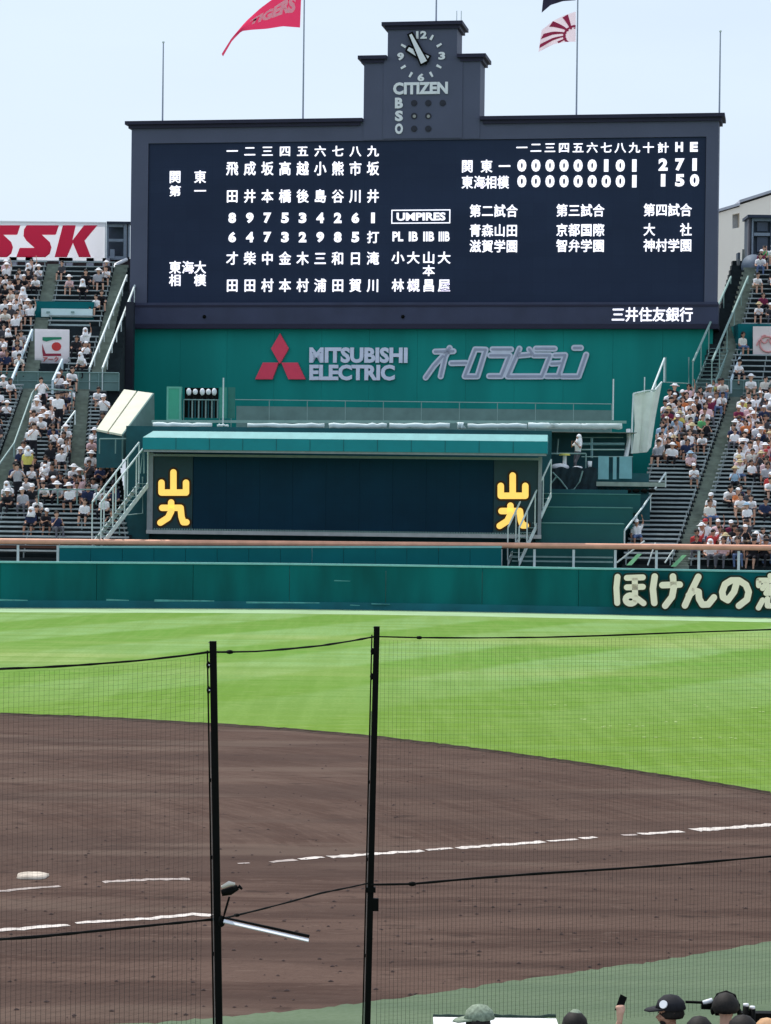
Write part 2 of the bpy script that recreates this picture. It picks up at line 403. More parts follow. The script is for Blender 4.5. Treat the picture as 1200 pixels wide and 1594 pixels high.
# pale trodden band at the foot of the fence is laid after the fence line below
bpos = gnd(50, 1366)
bt = thing('first_base', 'white base bag half covered with soil at the left edge of the infield', 'base', bpos)
mb = MB()
for k in range(1):
    ring = 12
    for (zz, sc) in ((0, 1.0), (.035, .97), (.06, .72)):
        for j in range(ring):
            a = 2*math.pi*j/ring; q = max(abs(math.cos(a)), abs(math.sin(a)))
            mb.v.append((  .29/q*math.cos(a)*sc*(.9+.1*math.sin(5*a)), .27/q*math.sin(a)*sc, zz+.012))
    for r_ in range(2):
        for j in range(ring): mb.f.append((r_*ring+j, r_*ring+(j+1) % ring, (r_+1)*ring+(j+1) % ring, (r_+1)*ring+j))
    mb.f.append(tuple(2*ring+j for j in range(ring)))
mb.build('bag', mat('dusty_white_canvas', (.50,.43,.36), .85, .35, 5), bt, True)
# small clods and bright tufts scattered over the field: nobody could count them
g = random.Random(11); mb = MB()
for k in range(700):
    px, py = g.uniform(-20, 1220), g.uniform(1130, 1590); p = gnd(px, py)
    rr = g.uniform(.006, .024); n0 = 5
    mb.add([(p.x+rr*2.2*math.cos(2*math.pi*j/n0)*g.uniform(.6,1), p.y+rr*1.2*math.sin(2*math.pi*j/n0), .012) for j in range(n0)]+[(p.x, p.y, .012+rr*.8)],
           [(j, (j+1) % n0, n0) for j in range(n0)])
def in_soil(p):
    x, y = p[0], p[1]; c = False; n_ = len(soil_poly)
    for i in range(n_):
        (x1, y1), (x2, y2) = soil_poly[i], soil_poly[i-1]
        if (y1 > y) != (y2 > y) and x < (x2-x1)*(y-y1)/(y2-y1)+x1: c = not c
    return c
keep = [f for f in mb.f if in_soil(mb.v[f[0]])]; mb.f = keep
tag(mb.build('soil_clods', mat('dark_soil_clods', (.05,.032,.03), .95, .3, 20)), 'small dark clods and spike marks scattered over the infield soil', 'soil clods', kind='stuff')
mb = MB()
for (px, py) in [(950,1131),(990,1130),(1090,1100),(1178,1102),(1180,1108),(1010,1148),(1085,1150),(1040,1125),(910,1120),(1105,1020),(725,1047),(1130,1148),(870,1098)]:
    p = gnd(px, py); 
    for k in range(3):
        a = g.uniform(0, 6.3); q = g.uniform(0, .35); x, y = p.x+q*math.cos(a), p.y+q*math.sin(a)*1.5
        mb.add([(x-.05, y, .01), (x+.05, y, .01), (x+.03, y+.10, .02), (x-.03, y+.09, .02)], [(0,1,2,3)])
tag(mb.build('pale_grass_tufts', mat('dry_tuft', (.27,.37,.12), .9, .1, 8)), 'pale dry tufts dotted over the outfield grass', 'grass tufts', kind='stuff')

# ---------------------------------------------------------------- outfield fence
fpx = [(-260,944),(-100,945),(0,946),(150,946.5),(300,947),(450,948),(600,950),(750,952.5),(900,955.5),(1050,958.5),(1200,961.5),(1350,965),(1500,968)]
FB = [gnd(*p) for p in fpx]
FH = 2.50
ft = thing('outfield_fence', 'long dark green padded outfield fence with a pale cap along the top', 'fence', Vector((FB[6].x, FB[6].y, 0)))
ptop = mat('fence_kick_board', (.001,.115,.150), .6, .2, .6)
for i in range(len(FB)-1):
    a, b_ = FB[i], FB[i+1]; th_ = Vector((0, .35, 0))
    for (z0, z1, nm, mt, pr) in ((0.0, .42, 'kick_board', ptop, -.03), (.42, FH, 'pad', fence_f, 0.0), (FH, FH+.10, 'top_cap', cyan_cap, -.06)):
        gap = .012 if nm == 'pad' else 0
        u = (b_-a).normalized()*gap
        p = a+u+Vector((0, pr, 0)); q = b_-u+Vector((0, pr, 0))
        MB().quadbox([(p.x,p.y,z0),(q.x,q.y,z0),(q.x,q.y,z1),(p.x,p.y,z1)],
                     [(p.x,p.y+.35-pr,z0),(q.x,q.y+.35-pr,z0),(q.x,q.y+.35-pr,z1),(p.x,p.y+.35-pr,z1)]).build(nm, mt, ft, world=True)
# scuffs on the kick board
scuff = mat('pale_scuff', (.07,.26,.27), .7, .3, 3)
mb = MB()
for (x0, x1, y, t) in [(-20,42,934,3),(165,200,934,2.5),(240,333,935,3),(383,497,938,2.5),(520,545,904,1.5),(545,560,942,2),(578,607,940,2),(820,886,943,3),(612,650,941,1.5),(700,740,942,1)]:
    yy = gnd((x0+x1)/2, 950).y-.20
    a, b_ = at(x0, y, yy), at(x1, y+.8, yy); h_ = t*yy/F_PX/2
    mb.quadbox([(a.x,a.y+.10,a.z-h_),(b_.x,b_.y+.10,b_.z-h_*.4),(b_.x,b_.y+.10,b_.z+h_*.4),(a.x,a.y+.10,a.z+h_)],
               [(a.x,a.y+.2,a.z-h_),(b_.x,b_.y+.2,b_.z-h_*.4),(b_.x,b_.y+.2,b_.z+h_*.4),(a.x,a.y+.2,a.z+h_)])
mb.build('scuff_strip', scuff, ft, world=True)
struct(MB().add([(p.x, p.y-.05, .006) for p in FB]+[(p.x, p.y-5.2, .006) for p in FB],
    [(i, i+len(FB), i+len(FB)+1, i+1) for i in range(len(FB)-1)]).build('warning_strip', mat('pale_dry_strip', (.30,.44,.24), .95, .12, .4)))
# big hiragana on the fence: strokes traced as rounded bands
def strokes(parent, polys, wd, mt, y0, y1, tf, name='character'):
    """polys: polylines in sign units, drawn as round ended bands of width wd"""
    mb = MB()
    for pl in polys:
        pts = [Vector((tf(p)[0], 0, tf(p)[1])) for p in pl]
        for i, p in enumerate(pts):
            n0 = 14
            mb.prism([(p.x+wd/2*math.cos(-2*math.pi*k/n0), p.z+wd/2*math.sin(-2*math.pi*k/n0)) for k in range(n0)][::-1], y0-.001*(i % 3), y1)
            if i+1 < len(pts):
                q = pts[i+1]; d = (q-p)
                if d.length < 1e-6: continue
                d.normalize(); nn = Vector((-d.z, 0, d.x))*wd/2
                mb.prism([(p.x+nn.x, p.z+nn.z), (p.x-nn.x, p.z-nn.z), (q.x-nn.x, q.z-nn.z), (q.x+nn.x, q.z+nn.z)], y0-.0005-.0007*(i % 4), y1)
    return mb.build(name, mt, parent)
def arc(cx, cy, rx, ry, a0, a1, n=12):
    return [(cx+rx*math.cos(R(a0+(a1-a0)*i/n)), cy+ry*math.sin(R(a0+(a1-a0)*i/n))) for i in range(n+1)]
fi = [i for i in range(len(FB)-1)]
FP = Plane(1070, (FB[9].y+FB[10].y)/2, math.atan2(-(FB[11].y-FB[8].y), FB[11].x-FB[8].x), 0)
FP.o.y -= .16; FP.M = Matrix.Translation(FP.o) @ Matrix.Rotation(-FP.a, 4, 'Z')
s4 = 1200/260  # zoom factor of the crop the strokes were read from
fx = lambda p: FP.uz(940+p[0]/4.615, 880+p[1]/4.615)
fl = thing('fence_lettering', 'large cream Japanese letters with dark outlines fixed to the right of the green fence', 'sign', FP.M)
HO = [[(98,82),(90,160),(96,270)], [(165,90),(280,86)], [(165,158),(280,154)], [(222,90),(224,225)], arc(192,245,36,30,0,360,14), [(222,225),(250,245),(285,272)]]
KE = [[(365,80),(352,170),(362,270)], [(420,142),(545,138)], [(496,80),(502,160),(490,225),(440,290)]]
NN = [[(678,82),(630,180),(582,288)], [(610,215),(650,180),(680,190),(684,240),(708,282),(750,280),(790,230)]]
NO = [[(958,110),(935,190),(890,250),(856,230),(850,190),(870,135),(915,108),(970,108),(1020,140),(1040,190),(1028,245),(970,290)]]
MADO = [[(1112,110),(1112,145)], [(1112,108),(1290,108)], [(1290,108),(1290,145)], [(1195,75),(1200,100)], [(1170,125),(1140,165)], [(1230,125),(1262,160)], [(1200,150),(1165,200),(1240,195)], [(1110,305),(1140,250)], [(1175,240),(1175,290),(1240,292)], [(1265,240),(1290,290)], [(1215,225),(1225,255)]]
for nm, st, wd in (('ho', HO, .33), ('ke', KE, .36), ('n', NN, .36), ('no', NO, .36), ('mado', MADO, .30)):
    strokes(fl, st, wd+.20, dk_out, -.02, .10, fx, 'letter_outline')
    strokes(fl, st, wd, cream_let, -.05, -.021, fx, 'letter')

# second wall behind the fence, with orange rail
D2 = 140.4
def pbox(mb, x0, x1, y0, y1, D, depth):
    """box with its front at distance D and its front corners at the given photograph rows"""
    a = at(x0, y1, D); b_ = at(x1, y1, D); c = at(x1, y0, D); d = at(x0, y0, D)
    return mb.quadbox([a, b_, c, d], [v+Vector((0, depth, 0)) for v in (a, b_, c, d)])
walk = struct(MB().box(-70, 70, 139.3, 141.6, .0, 2.15).build('outfield_walkway', conc))
bw = thing('backing_wall', 'low green wall standing between the outfield fence and the orange rail', 'wall', at(430, 880, D2))
for k in range(14):
    x0 = 92+k*49.2; pbox(MB(), x0+.25, x0+48.9, 853, 905, D2, .2).build('panel', fence_green, bw, world=True)
pbox(MB(), 92, 781, 850, 853, D2-.03, .26).build('cap', cyan_cap, bw, world=True)
rl = thing('orange_rail', 'orange top rail on pale posts running along the front of the outfield stand', 'rail', at(600, 850, 141.2))
for seg in range(12):
    x0 = -80+seg*120
    yy = lambda x: 838+ (x-0)*.0085
    a = at(x0, yy(x0), 141.2); b_ = at(x0+120, yy(x0+120), 141.2)
    MB().tube([(a.x,a.y+.1,a.z-.16),(b_.x,b_.y+.1,b_.z-.16)], .17, 10).build('top_rail', orange, rl, world=True)
for (x0, x1) in ((-20,88),(150,770),(835,880)):
    a = at(x0, 849, 141.35); b_ = at(x1, 849+(x1-x0)*.0085, 141.35)
    MB().quadbox([(a.x,a.y,a.z-.14),(b_.x,b_.y,b_.z-.14),(b_.x,b_.y,b_.z+.03),(a.x,a.y,a.z+.03)],
                 [(a.x,a.y+.05,a.z-.14),(b_.x,b_.y+.05,b_.z-.14),(b_.x,b_.y+.05,b_.z+.03),(a.x,a.y+.05,a.z+.03)]).build('lower_board', brown, rl, world=True)
for x in (-36,28,90,158,225,300,372,430,487,545,590,650,713,780,832,893,958,1022,1088,1150,1215):
    a = at(x, 848+x*.0085, 141.3)
    MB().box(a.x-.07, a.x+.07, a.y, a.y+.1, 2.15, a.z).build('post', steel, rl, world=True)

# ---------------------------------------------------------------- terraces and benches
T1 = dict(n=41, d0=142.2, z0=2.60, run=.63, rise=.27)
T2 = dict(n=25, d0=168.9, z0=14.6, run=.80, rise=.43)
def rowdz(T, i): return T['d0']+T['run']*i, T['z0']+T['rise']*i
def xline(pa, pb):
    """ground plan line through two (px,py,D) marks -> X as a function of distance"""
    A = at(pa[0], pa[1], pa[2]); B = at(pb[0], pb[1], pb[2])
    return lambda D: A.x+(B.x-A.x)*(D-A.y)/(B.y-A.y)
EDGE_L1 = xline((212,840,142), (172,640,163)); EDGE_R1 = xline((968,850,142), (1040,605,167))
AIS_R = xline((1060,845,142), (1146,610,167)); AIS_R2 = xline((1300,845,142), (1360,610,167))
AIS_L = xline((-40,845,142), (48,610,167)); AIS_L0 = xline((118,720,153), (128,610,167))
EDGE_L2 = xline((185,590,168), (205,430,188)); EDGE_R2 = xline((1085,590,168), (1140,430,188))
AIS_R3 = xline((1120,590,168), (1172,420,188)); AIS_L3 = xline((45,590,168), (75,470,182))
AIS_L4 = xline((150,590,168), (192,430,188))
mbT = MB()
for T, eL, eR in ((T1, EDGE_L1, EDGE_R1), (T2, EDGE_L2, EDGE_R2)):
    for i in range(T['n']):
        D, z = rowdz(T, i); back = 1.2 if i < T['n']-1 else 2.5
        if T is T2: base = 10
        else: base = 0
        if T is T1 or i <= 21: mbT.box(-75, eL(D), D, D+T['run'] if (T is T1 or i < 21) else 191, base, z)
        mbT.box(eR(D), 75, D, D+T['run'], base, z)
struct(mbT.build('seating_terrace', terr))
# cross walkway between the two tiers
D1e = T1['d0']+T1['run']*T1['n']
mbw = MB(); mbw.box(-75, EDGE_L1(D1e), D1e, 168.9, 5, 13.5); mbw.box(EDGE_R1(D1e), 75, D1e, 168.9, 5, 13.5)
struct(mbw.build('cross_walkway', conc))
# aisle steps
def aisle(T, line, wd, i0=0, i1=None, side=0):
    mb = MB()
    for i in range(i0, i1 or T['n']):
        D, z = rowdz(T, i); x = line(D)
        for h in (0, 1):
            mb.box(x-wd/2, x+wd/2, D+h*T['run']/2-.003, D+(h+1)*T['run']/2, z-.2, z+.02+h*T['rise']/2)
    return struct(mb.build('aisle_steps', mat('grey_green_steps', (.19,.225,.19), .9, .25, 2)))
AISLES = [(T1, AIS_R, .9), (T1, AIS_R2, 1.2), (T1, AIS_L, 1.2), (T2, AIS_R3, 1.0), (T2, AIS_L3, 1.0), (T2, AIS_L4, 1.0)]
for T, ln, wd in AISLES: aisle(T, ln, wd, 0, 22 if (ln is AIS_L3 or ln is AIS_L4) else None)
aisle(T1, AIS_L0, .9, 17, 41)
BLOCKS = []   # (tier, left edge, right edge, first row, last row, words)
off = lambda f, d: (lambda D: f(D)+d)
BLOCKS += [(T1, off(AIS_R,.45), off(AIS_R2,-.65), 0, 41, 'right lower stand, right of the aisle'),
           (T1, off(EDGE_R1,.08), off(AIS_R,-.45), 0, 41, 'right lower stand, left of the aisle'),
           (T1, off(AIS_L,.62), off(EDGE_L1,-.3), 0, 17, 'left lower stand, foot of the stairs'),
           (T1, off(AIS_L,.62), off(AIS_L0,-.5), 17, 41, 'left lower stand, between the aisles'),
           (T1, off(AIS_L0,.5), off(EDGE_L1,-.3), 17, 38, 'left lower stand, beside the green roof'),
           (T1, lambda D: -32.0, off(AIS_L,-.62), 0, 41, 'left lower stand, left of the aisle'),
           (T2, off(AIS_R3,.5), lambda D: 34.0, 0, 25, 'right upper stand'),
           (T2, lambda D: -36.0, off(AIS_L3,-.5), 0, 22, 'left upper stand, left of the banner'),
           (T2, off(AIS_L3,.5), off(AIS_L4,-.5), 9, 22, 'left upper stand, above the banner'),
           (T2, off(AIS_L4,-2.3), off(AIS_L4,-.5), 0, 7, 'left upper stand, right of the banner')]
SKIP = [(50,565,128,600)]
bcache = {}
def bench(x0, x1, D, z, label):
    w_ = round(x1-x0, 1); key = w_
    o = thing_bench(key); o.location = ((x0+x1)/2, D+.30, z)
    return tag(o, label, 'bench', 'long benches on the outfield terraces')
def thing_bench(w_):
    if w_ not in bcache:
        mb = MB(); h = w_/2
        mb.box(-h, h, -.16, .16, .36, .42); mb.box(-h, h, .17, .20, .36, .47)
        n_ = max(2, int(w_/2.0)+1)
        for k in range(n_):
            x = -h+.15+(w_-.3)*k/(n_-1); mb.box(x-.03, x+.03, -.10, .10, 0, .36)
        bcache[w_] = mb.mesh('bench', benchm)
    o = bpy.data.objects.new('bench', bcache[w_]); COL.objects.link(o); return o
nb = 0
for T, xl, xr, i0, i1, words in BLOCKS:
    seen = 0
    for i in range(i0, i1):
        D, z = rowdz(T, i); a, b_ = xl(D), xr(D)
        if b_-a < .6: continue
        p0 = proj((a, D, z+.4)); p1 = proj((b_, D, z+.4))
        if p1[0] < -40 or p0[0] > 1240: continue
        a = max(a, at(-90, 700, D).x); b_ = min(b_, at(1290, 700, D).x)
        if b_-a < .6: continue
        seen += 1; nb += 1
        bench(a, b_, D, z, 'grey bench, %s row up, %s' % (ordn(seen), words))
print('benches', nb)

# parapets between the tiers and their rails
def rail(name, label, A, B, h=1.0, posts=6, r=.035, mt=None, mid=True, group=None, cat='handrail', low=True):
    A = Vector(A); B = Vector(B); t = thing(name, label, cat, A, group); mt = mt or steel
    MB().tube([A+Vector((0,0,h)), B+Vector((0,0,h))], r, 6).build('top_rail', mt, t, world=True)
    if mid: MB().tube([A+Vector((0,0,h*.5)), B+Vector((0,0,h*.5))], r*.6, 5).build('mid_rail', mt, t, world=True)
    for k in range(posts):
        p = A.lerp(B, k/(posts-1)); MB().tube([p, p+Vector((0,0,h))], r*.8, 5).build('post', mt, t, world=True)
    return t
for side, (x0, x1) in (('left', (-34, EDGE_L2(168.7))), ('right', (EDGE_R2(168.7), 33))):
    o = MB().box(x0, x1, 168.55, 168.85, 13.5, 14.75).build('parapet_wall', conc_l)
    tag(o, 'grey green parapet wall between the lower and upper %s stand' % side, 'wall')
    rail('walkway_rail', 'pale rail along the walkway in front of the upper %s stand' % side, (x0, 168.45, 13.5), (x1, 168.45, 13.5), 1.25, 12, .04, steel_d)

# ---------------------------------------------------------------- people
SKIN = [mat('skin_light', (.62,.36,.26), .6, .05, 8), mat('skin_tan', (.42,.22,.15), .6, .05, 8)]
SHIRT = {'white': (.88,.86,.88), 'off-white': (.72,.68,.62), 'pale pink': (.74,.50,.52), 'black': (.015,.015,.02), 'dark grey': (.06,.06,.07),
         'navy': (.02,.03,.08), 'red': (.50,.05,.05), 'orange': (.70,.22,.08), 'yellow': (.72,.62,.16), 'pale blue': (.36,.52,.68), 'maroon': (.18,.02,.06), 'green': (.12,.42,.16), 'light grey': (.42,.42,.46)}
SHM = {k: mat('shirt_'+k.replace(' ', '_'), v, .85, .08, 9) for k, v in SHIRT.items()}
PANT = {'black': mat('trousers_black', (.012,.012,.018), .85, .1, 9), 'grey': mat('trousers_grey', (.12,.12,.14), .85, .1, 9),
        'white': SHM['white'], 'blue': mat('trousers_blue', (.10,.15,.28), .85, .1, 9), 'tan': mat('trousers_tan', (.32,.24,.17), .85, .1, 9)}
HAIR = mat('dark_hair', (.012,.009,.008), .7, .5, 45, .9)
SHOE = mat('dark_shoes', (.02,.02,.02), .6, .2, 9)
HATM = {'white': SHM['white'], 'black': mat('hat_black', (.012,.012,.016), .8, .25, 40, .5), 'straw': mat('hat_straw', (.60,.48,.28), .8, .1, 30),
        'red': mat('hat_red', (.40,.03,.04), .7, .1, 9), 'navy': mat('hat_navy', (.02,.025,.06), .7, .1, 9), 'pale blue': SHM['pale blue']}
def capsule(a, b, ra, rb, n=10):
    mb = MB(); a = Vector(a); b = Vector(b); d = b-a; Ln = d.length; d.normalize()
    ax = Vector((0,0,1)) if abs(d.z) < .9 else Vector((1,0,0)); x = d.cross(ax).normalized(); y = d.cross(x)
    prof = [(-ra*math.cos(R(t)), ra*math.sin(R(t))) for t in (12, 40, 70, 90)] + [(Ln+rb*math.sin(R(t)), rb*math.cos(R(t))) for t in (0, 20, 50, 78)]
    for (h, r_) in prof:
        for k in range(n): mb.v.append(tuple(a+d*h+x*r_*math.cos(2*math.pi*k/n)+y*r_*math.sin(2*math.pi*k/n)))
    for i in range(len(prof)-1):
        for k in range(n): mb.f.append((i*n+k, i*n+(k+1) % n, (i+1)*n+(k+1) % n, (i+1)*n+k))
    mb.f += [tuple(range(n))[::-1], tuple((len(prof)-1)*n+k for k in range(n))]
    return mb
def remeshed(bones, voxel, name, extra=None):
    """one continuous skin over a set of tapered bones; material slots follow the nearest bone"""
    mb = MB()
    for bn in bones: c = capsule(*bn[:4]); mb.add(c.v, c.f)
    if extra: mb.add(extra.v, extra.f)
    me = mb.mesh('tmp', HAIR); o = bpy.data.objects.new('tmp', me); COL.objects.link(o)
    md = o.modifiers.new('r', 'REMESH'); md.mode = 'VOXEL'; md.voxel_size = voxel
    sm = o.modifiers.new('s', 'SMOOTH'); sm.factor = .5; sm.iterations = 2
    dg = bpy.context.evaluated_depsgraph_get(); e = o.evaluated_get(dg)
    out = bpy.data.meshes.new_from_object(e, preserve_all_data_layers=False, depsgraph=dg); out.name = name
    bpy.data.objects.remove(o)
    out.materials.clear()
    for mt in (SKIN[0], SHM['white'], PANT['black'], SHOE): out.materials.append(mt)
    idx = []
    for p in out.polygons:
        c = p.center; best = 1e9; s_ = 0
        for (a, b, ra, rb, sl) in bones:
            a = Vector(a); b = Vector(b); ab = b-a; t = max(0, min(1, (c-a).dot(ab)/max(1e-9, ab.length_squared)))
            d = (c-a-ab*t).length-(ra+(rb-ra)*t)
            if d < best: best = d; s_ = sl
        idx.append(s_)
    out.polygons.foreach_set('material_index', idx); out.polygons.foreach_set('use_smooth', [True]*len(idx)); out.update()
    return out
def body(pose, shorts=False, female=False):
    """bones for a person facing -Y. seated: origin on the seat; standing: origin on the floor"""
    sh = .17 if female else .20; B = []; leg = 0 if shorts else 2
    if pose.startswith('sit'):
        lean = {'sit': -.03, 'sit_fwd': -.20, 'sit_arm': -.02, 'sit_fan': -.06, 'sit_phone': -.08}[pose]
        hip = .10; S_ = Vector((0, lean, .50-abs(lean)*.25)); kn = [(-.13,-.42,.12), (.14,-.41,.12)]
        for sx in (-1, 1):
            k = kn[0 if sx < 0 else 1]
            B += [((sx*.09,0,hip), k, .090, .066, 2), (k, (k[0]+sx*.01, -.44, -.30), .060, .042, leg), ((k[0]+sx*.01,-.46,-.34), (k[0]+sx*.03,-.60,-.36), .042, .034, 3)]
        B += [((-.07,0,.10), (.07,0,.10), .125, .125, 2)]
    else:
        S_ = Vector((0, -.02, 1.38)); hip = .92
        st = .10 if pose == 'stand' else .22
        for sx in (-1, 1):
            k = Vector((sx*.10, -.03 if sx < 0 else (.02 if pose == 'stand' else -.16), .50))
            f = Vector((sx*.12, sx*.0+(.02 if sx < 0 else -st*.5), .09))
            B += [((sx*.09,0,hip-.05), k, .092, .066, 2), (k, f, .060, .040, leg), (f+Vector((0,0,-.04)), f+Vector((sx*.02,-.16,-.05)), .042, .034, 3)]
        B += [((-.07,0,hip), (.07,0,hip), .12, .12, 2)]
    H = Vector((0, 0, .10 if pose.startswith('sit') else hip))
    up = S_-H
    for sx in (-1, 1): B += [(H+Vector((sx*.06,0,.08)), H+up*.86+Vector((sx*(sh-.11),0,0)), .105, .115 if not female else .10, 1)]
    B += [(S_+Vector((-sh+.03,0,-.03)), S_+Vector((sh-.03,0,-.03)), .062, .062, 1)]
    nd = Vector((0, min(0, (S_.y-H.y)*.25)-.01, .10)); N = S_+nd
    B += [(S_, N, .055, .052, 0), (N+Vector((0,-.01,.06)), N+Vector((0,-.02,.14)), .082, .095, 0), (N+Vector((0,-.045,.035)), N+Vector((0,-.04,.06)), .055, .07, 0)]
    B += [(N+Vector((0,-.105,.075)), N+Vector((0,-.095,.10)), .018, .014, 0)]
    head = N+Vector((0, -.015, .13))
    for sx in (-1, 1):
        B += [(N+Vector((sx*.088,0,.07)), N+Vector((sx*.09,.01,.10)), .018, .022, 0)]
        a = S_+Vector((sx*sh, 0, -.03))
        if pose == 'sit_arm' and sx > 0: e = a+Vector((.08,-.08,.24)); h = e+Vector((-.04,-.06,.24))
        elif pose == 'sit_fan': e = a+Vector((sx*.06,-.16,-.22)); h = e+Vector((-sx*.10,-.16,.18))
        elif pose == 'sit_phone': e = a+Vector((sx*.03,-.14,-.24)); h = e+Vector((-sx*.13,-.18,.10))
        elif pose == 'sit_fwd': e = a+Vector((sx*.05,-.10,-.24)); h = e+Vector((-sx*.08,-.20,-.02))
        elif pose == 'sit': e = a+Vector((sx*.05,-.04,-.27)); h = e+Vector((-sx*.08,-.22,-.06))
        elif pose == 'stand_play': e = a+Vector((sx*.10,-.12,-.20)); h = e+Vector((-sx*.16,-.16,.20))
        else: e = a+Vector((sx*.06,.02,-.28)); h = e+Vector((-sx*.01,-.10,-.24))
        m_ = a.lerp(e, .6)
        dirn = (h-e).normalized()
        B += [(a, m_, .058, .050, 1), (m_, e, .045, .040, 0), (e, h, .040, .028, 0), (h, h+dirn*.07, .032, .034, 0), (h+dirn*.07, h+dirn*.14, .026, .018, 0),
              (h+dirn*.02, h+dirn*.07+Vector((-sx*.045,-.01,.01)), .016, .012, 0)]
    return B, head
# headwear meshes around the head centre
def headwear(kind, mt):
    mb = MB()
    if kind == 'hair': mb.ball((0,.018,.005), .112, 12, (.95,1.02,1.05), -.25)
    elif kind == 'long hair': mb.ball((0,.022,.0), .118, 12, (1,1,1.05), -.2); mb.tube([(0,.06,-.02),(0,.075,-.14),(0,.07,-.24)], [.10,.10,.06], 8)
    elif kind == 'cap':
        mb.ball((0,.005,.030), .114, 12, (.95,1.05,.95), -.05)
        mb.add([(-.08,-.07,.025),(-.06,-.17,.012),(0,-.20,.010),(.06,-.17,.012),(.08,-.07,.025),(-.08,-.07,.04),(-.06,-.17,.022),(0,-.20,.02),(.06,-.17,.022),(.08,-.07,.04)],
               [(0,1,2,3,4)[::-1],(5,6,7,8,9),(0,1,6,5),(1,2,7,6),(2,3,8,7),(3,4,9,8)])
    elif kind == 'brimmed hat':
        mb.ball((0,.0,.045), .112, 12, (1,1,.85), -.05)
        n0 = 14
        for (r_, z_) in ((.105,.05),(.205,.015),(.20,.0),(.105,.035)):
            for k in range(n0): mb.v.append((r_*math.cos(2*math.pi*k/n0), r_*math.sin(2*math.pi*k/n0), z_))
        b0 = len(mb.v)-4*n0
        for q in range(3):
            for k in range(n0): mb.f.append((b0+q*n0+k, b0+q*n0+(k+1) % n0, b0+(q+1)*n0+(k+1) % n0, b0+(q+1)*n0+k))
    elif kind == 'towel':
        mb.ball((0,.03,.02), .125, 12, (1,.95,1), -.35); mb.tube([(0,.05,-.02),(0,.06,-.16),(0,.03,-.30)], [.12,.15,.19], 10)
    return mb.mesh(kind.replace(' ', '_'), mt, None, True)
POSES = [('sit',0,0),('sit',1,1),('sit_fwd',0,0),('sit_arm',1,0),('sit_fan',0,1),('sit_phone',1,1),('sit_fwd',1,1)]
PM = []
for (ps, sh, fm) in POSES:
    B, hd = body(ps, sh, fm); PM.append((remeshed(B, .036, 'person_'+ps), hd, ps))
STP = []
for ps in ('stand', 'stand_play', 'stand_step'):
    B, hd = body(ps, 0, 0); STP.append((remeshed(B, .036, 'person_'+ps), hd, ps))
HW = {}
def hw(kind, color):
    k = (kind, color)
    if k not in HW: HW[k] = headwear(kind, HAIR if 'hair' in kind else HATM[color])
    return HW[k]
def person(mesh, head, loc, rz, shirt, pant, skin, hk, hc, label, group='spectators in the outfield stands', sc=1.0, name='person'):
    o = bpy.data.objects.new(name, mesh); COL.objects.link(o)
    o.location = loc; o.rotation_euler = (g.uniform(-.10, .16), g.uniform(-.10, .10), rz); o.scale = (sc*g.uniform(.92, 1.12), sc, sc*g.uniform(.92, 1.05))
    for i, mt in enumerate((SKIN[skin], SHM[shirt], PANT[pant], SHOE)):
        o.material_slots[i].link = 'OBJECT'; o.material_slots[i].material = mt
    c = bpy.data.objects.new('hair' if 'hair' in hk else ('towel' if hk == 'towel' else 'hat'), hw(hk, hc)); COL.objects.link(c)
    c.parent = o; c.location = head
    tag(o, label, 'person', group); return o
def density(px, py):
    """how full the stands are, by where the photograph shows people"""
    if px < 600:
        if py < 408: return 0
        if py < 445: return .62 if px < 60 else (.42 if px < 180 else 0)
        if py < 480: return .8 if px < 42 else (.30 if 75 < px < 165 else 0)
        if py < 600:
            lim = 52-(py-480)*.30
            if px < lim: return .95
            return .85 if 92 < px < 150 and 515 < py < 590 else (.25 if 20 < px < 60 and py > 575 else 0)
        if py < 690:
            if px < 12: return .6
            if 45 < px < 110: return .55
            return .50 if 135 < px < 178 else 0
        if py < 770: return .12 if px < 15 else (.68 if px < 205 else 0)
        if py < 800: return .50 if 20 < px < 175 else .05
        if py < 835: return .35 if 55 < px < 115 else .07
        return .5 if px < 22 else 0
    if py < 430: return .45 if px > 1160 else 0
    if py < 510: return .55 if px > 1172 else (.18 if px > 1145 else 0)
    if py < 570: return .45 if 1125 < px < 1160 else 0
    if py < 605: return .75 if 1100 < px < 1145 else (.7 if px > 1145 else 0)
    if py < 700: return .93 if 1025 < px < 1132 else (.85 if px > 1140 else 0)
    if py < 730: return .80 if 1065 < px < 1125 else (.60 if px > 1140 else 0)
    if py < 792: return .72 if 1090 < px < 1150 else (.38 if px >= 1150 else 0)
    if py < 812: return .0
    return 1.15 if px > 1075 and py < 895 else (.5 if 985 < px < 1035 and py < 830 else 0)
g = random.Random(21)
PAL_R = [('white',46),('off-white',5),('pale pink',12),('black',14),('dark grey',7),('navy',5),('red',5),('orange',3),('yellow',3),('pale blue',4),('maroon',4),('green',2),('light grey',5)]
PAL_L = [('white',50),('off-white',4),('light grey',4),('black',22),('navy',10),('pale pink',5),('yellow',2),('dark grey',5)]
def pick(pal):
    t = g.uniform(0, sum(w_ for _, w_ in pal))
    for k, w_ in pal:
        t -= w_
        if t <= 0: return k
    return pal[0][0]
cand = []
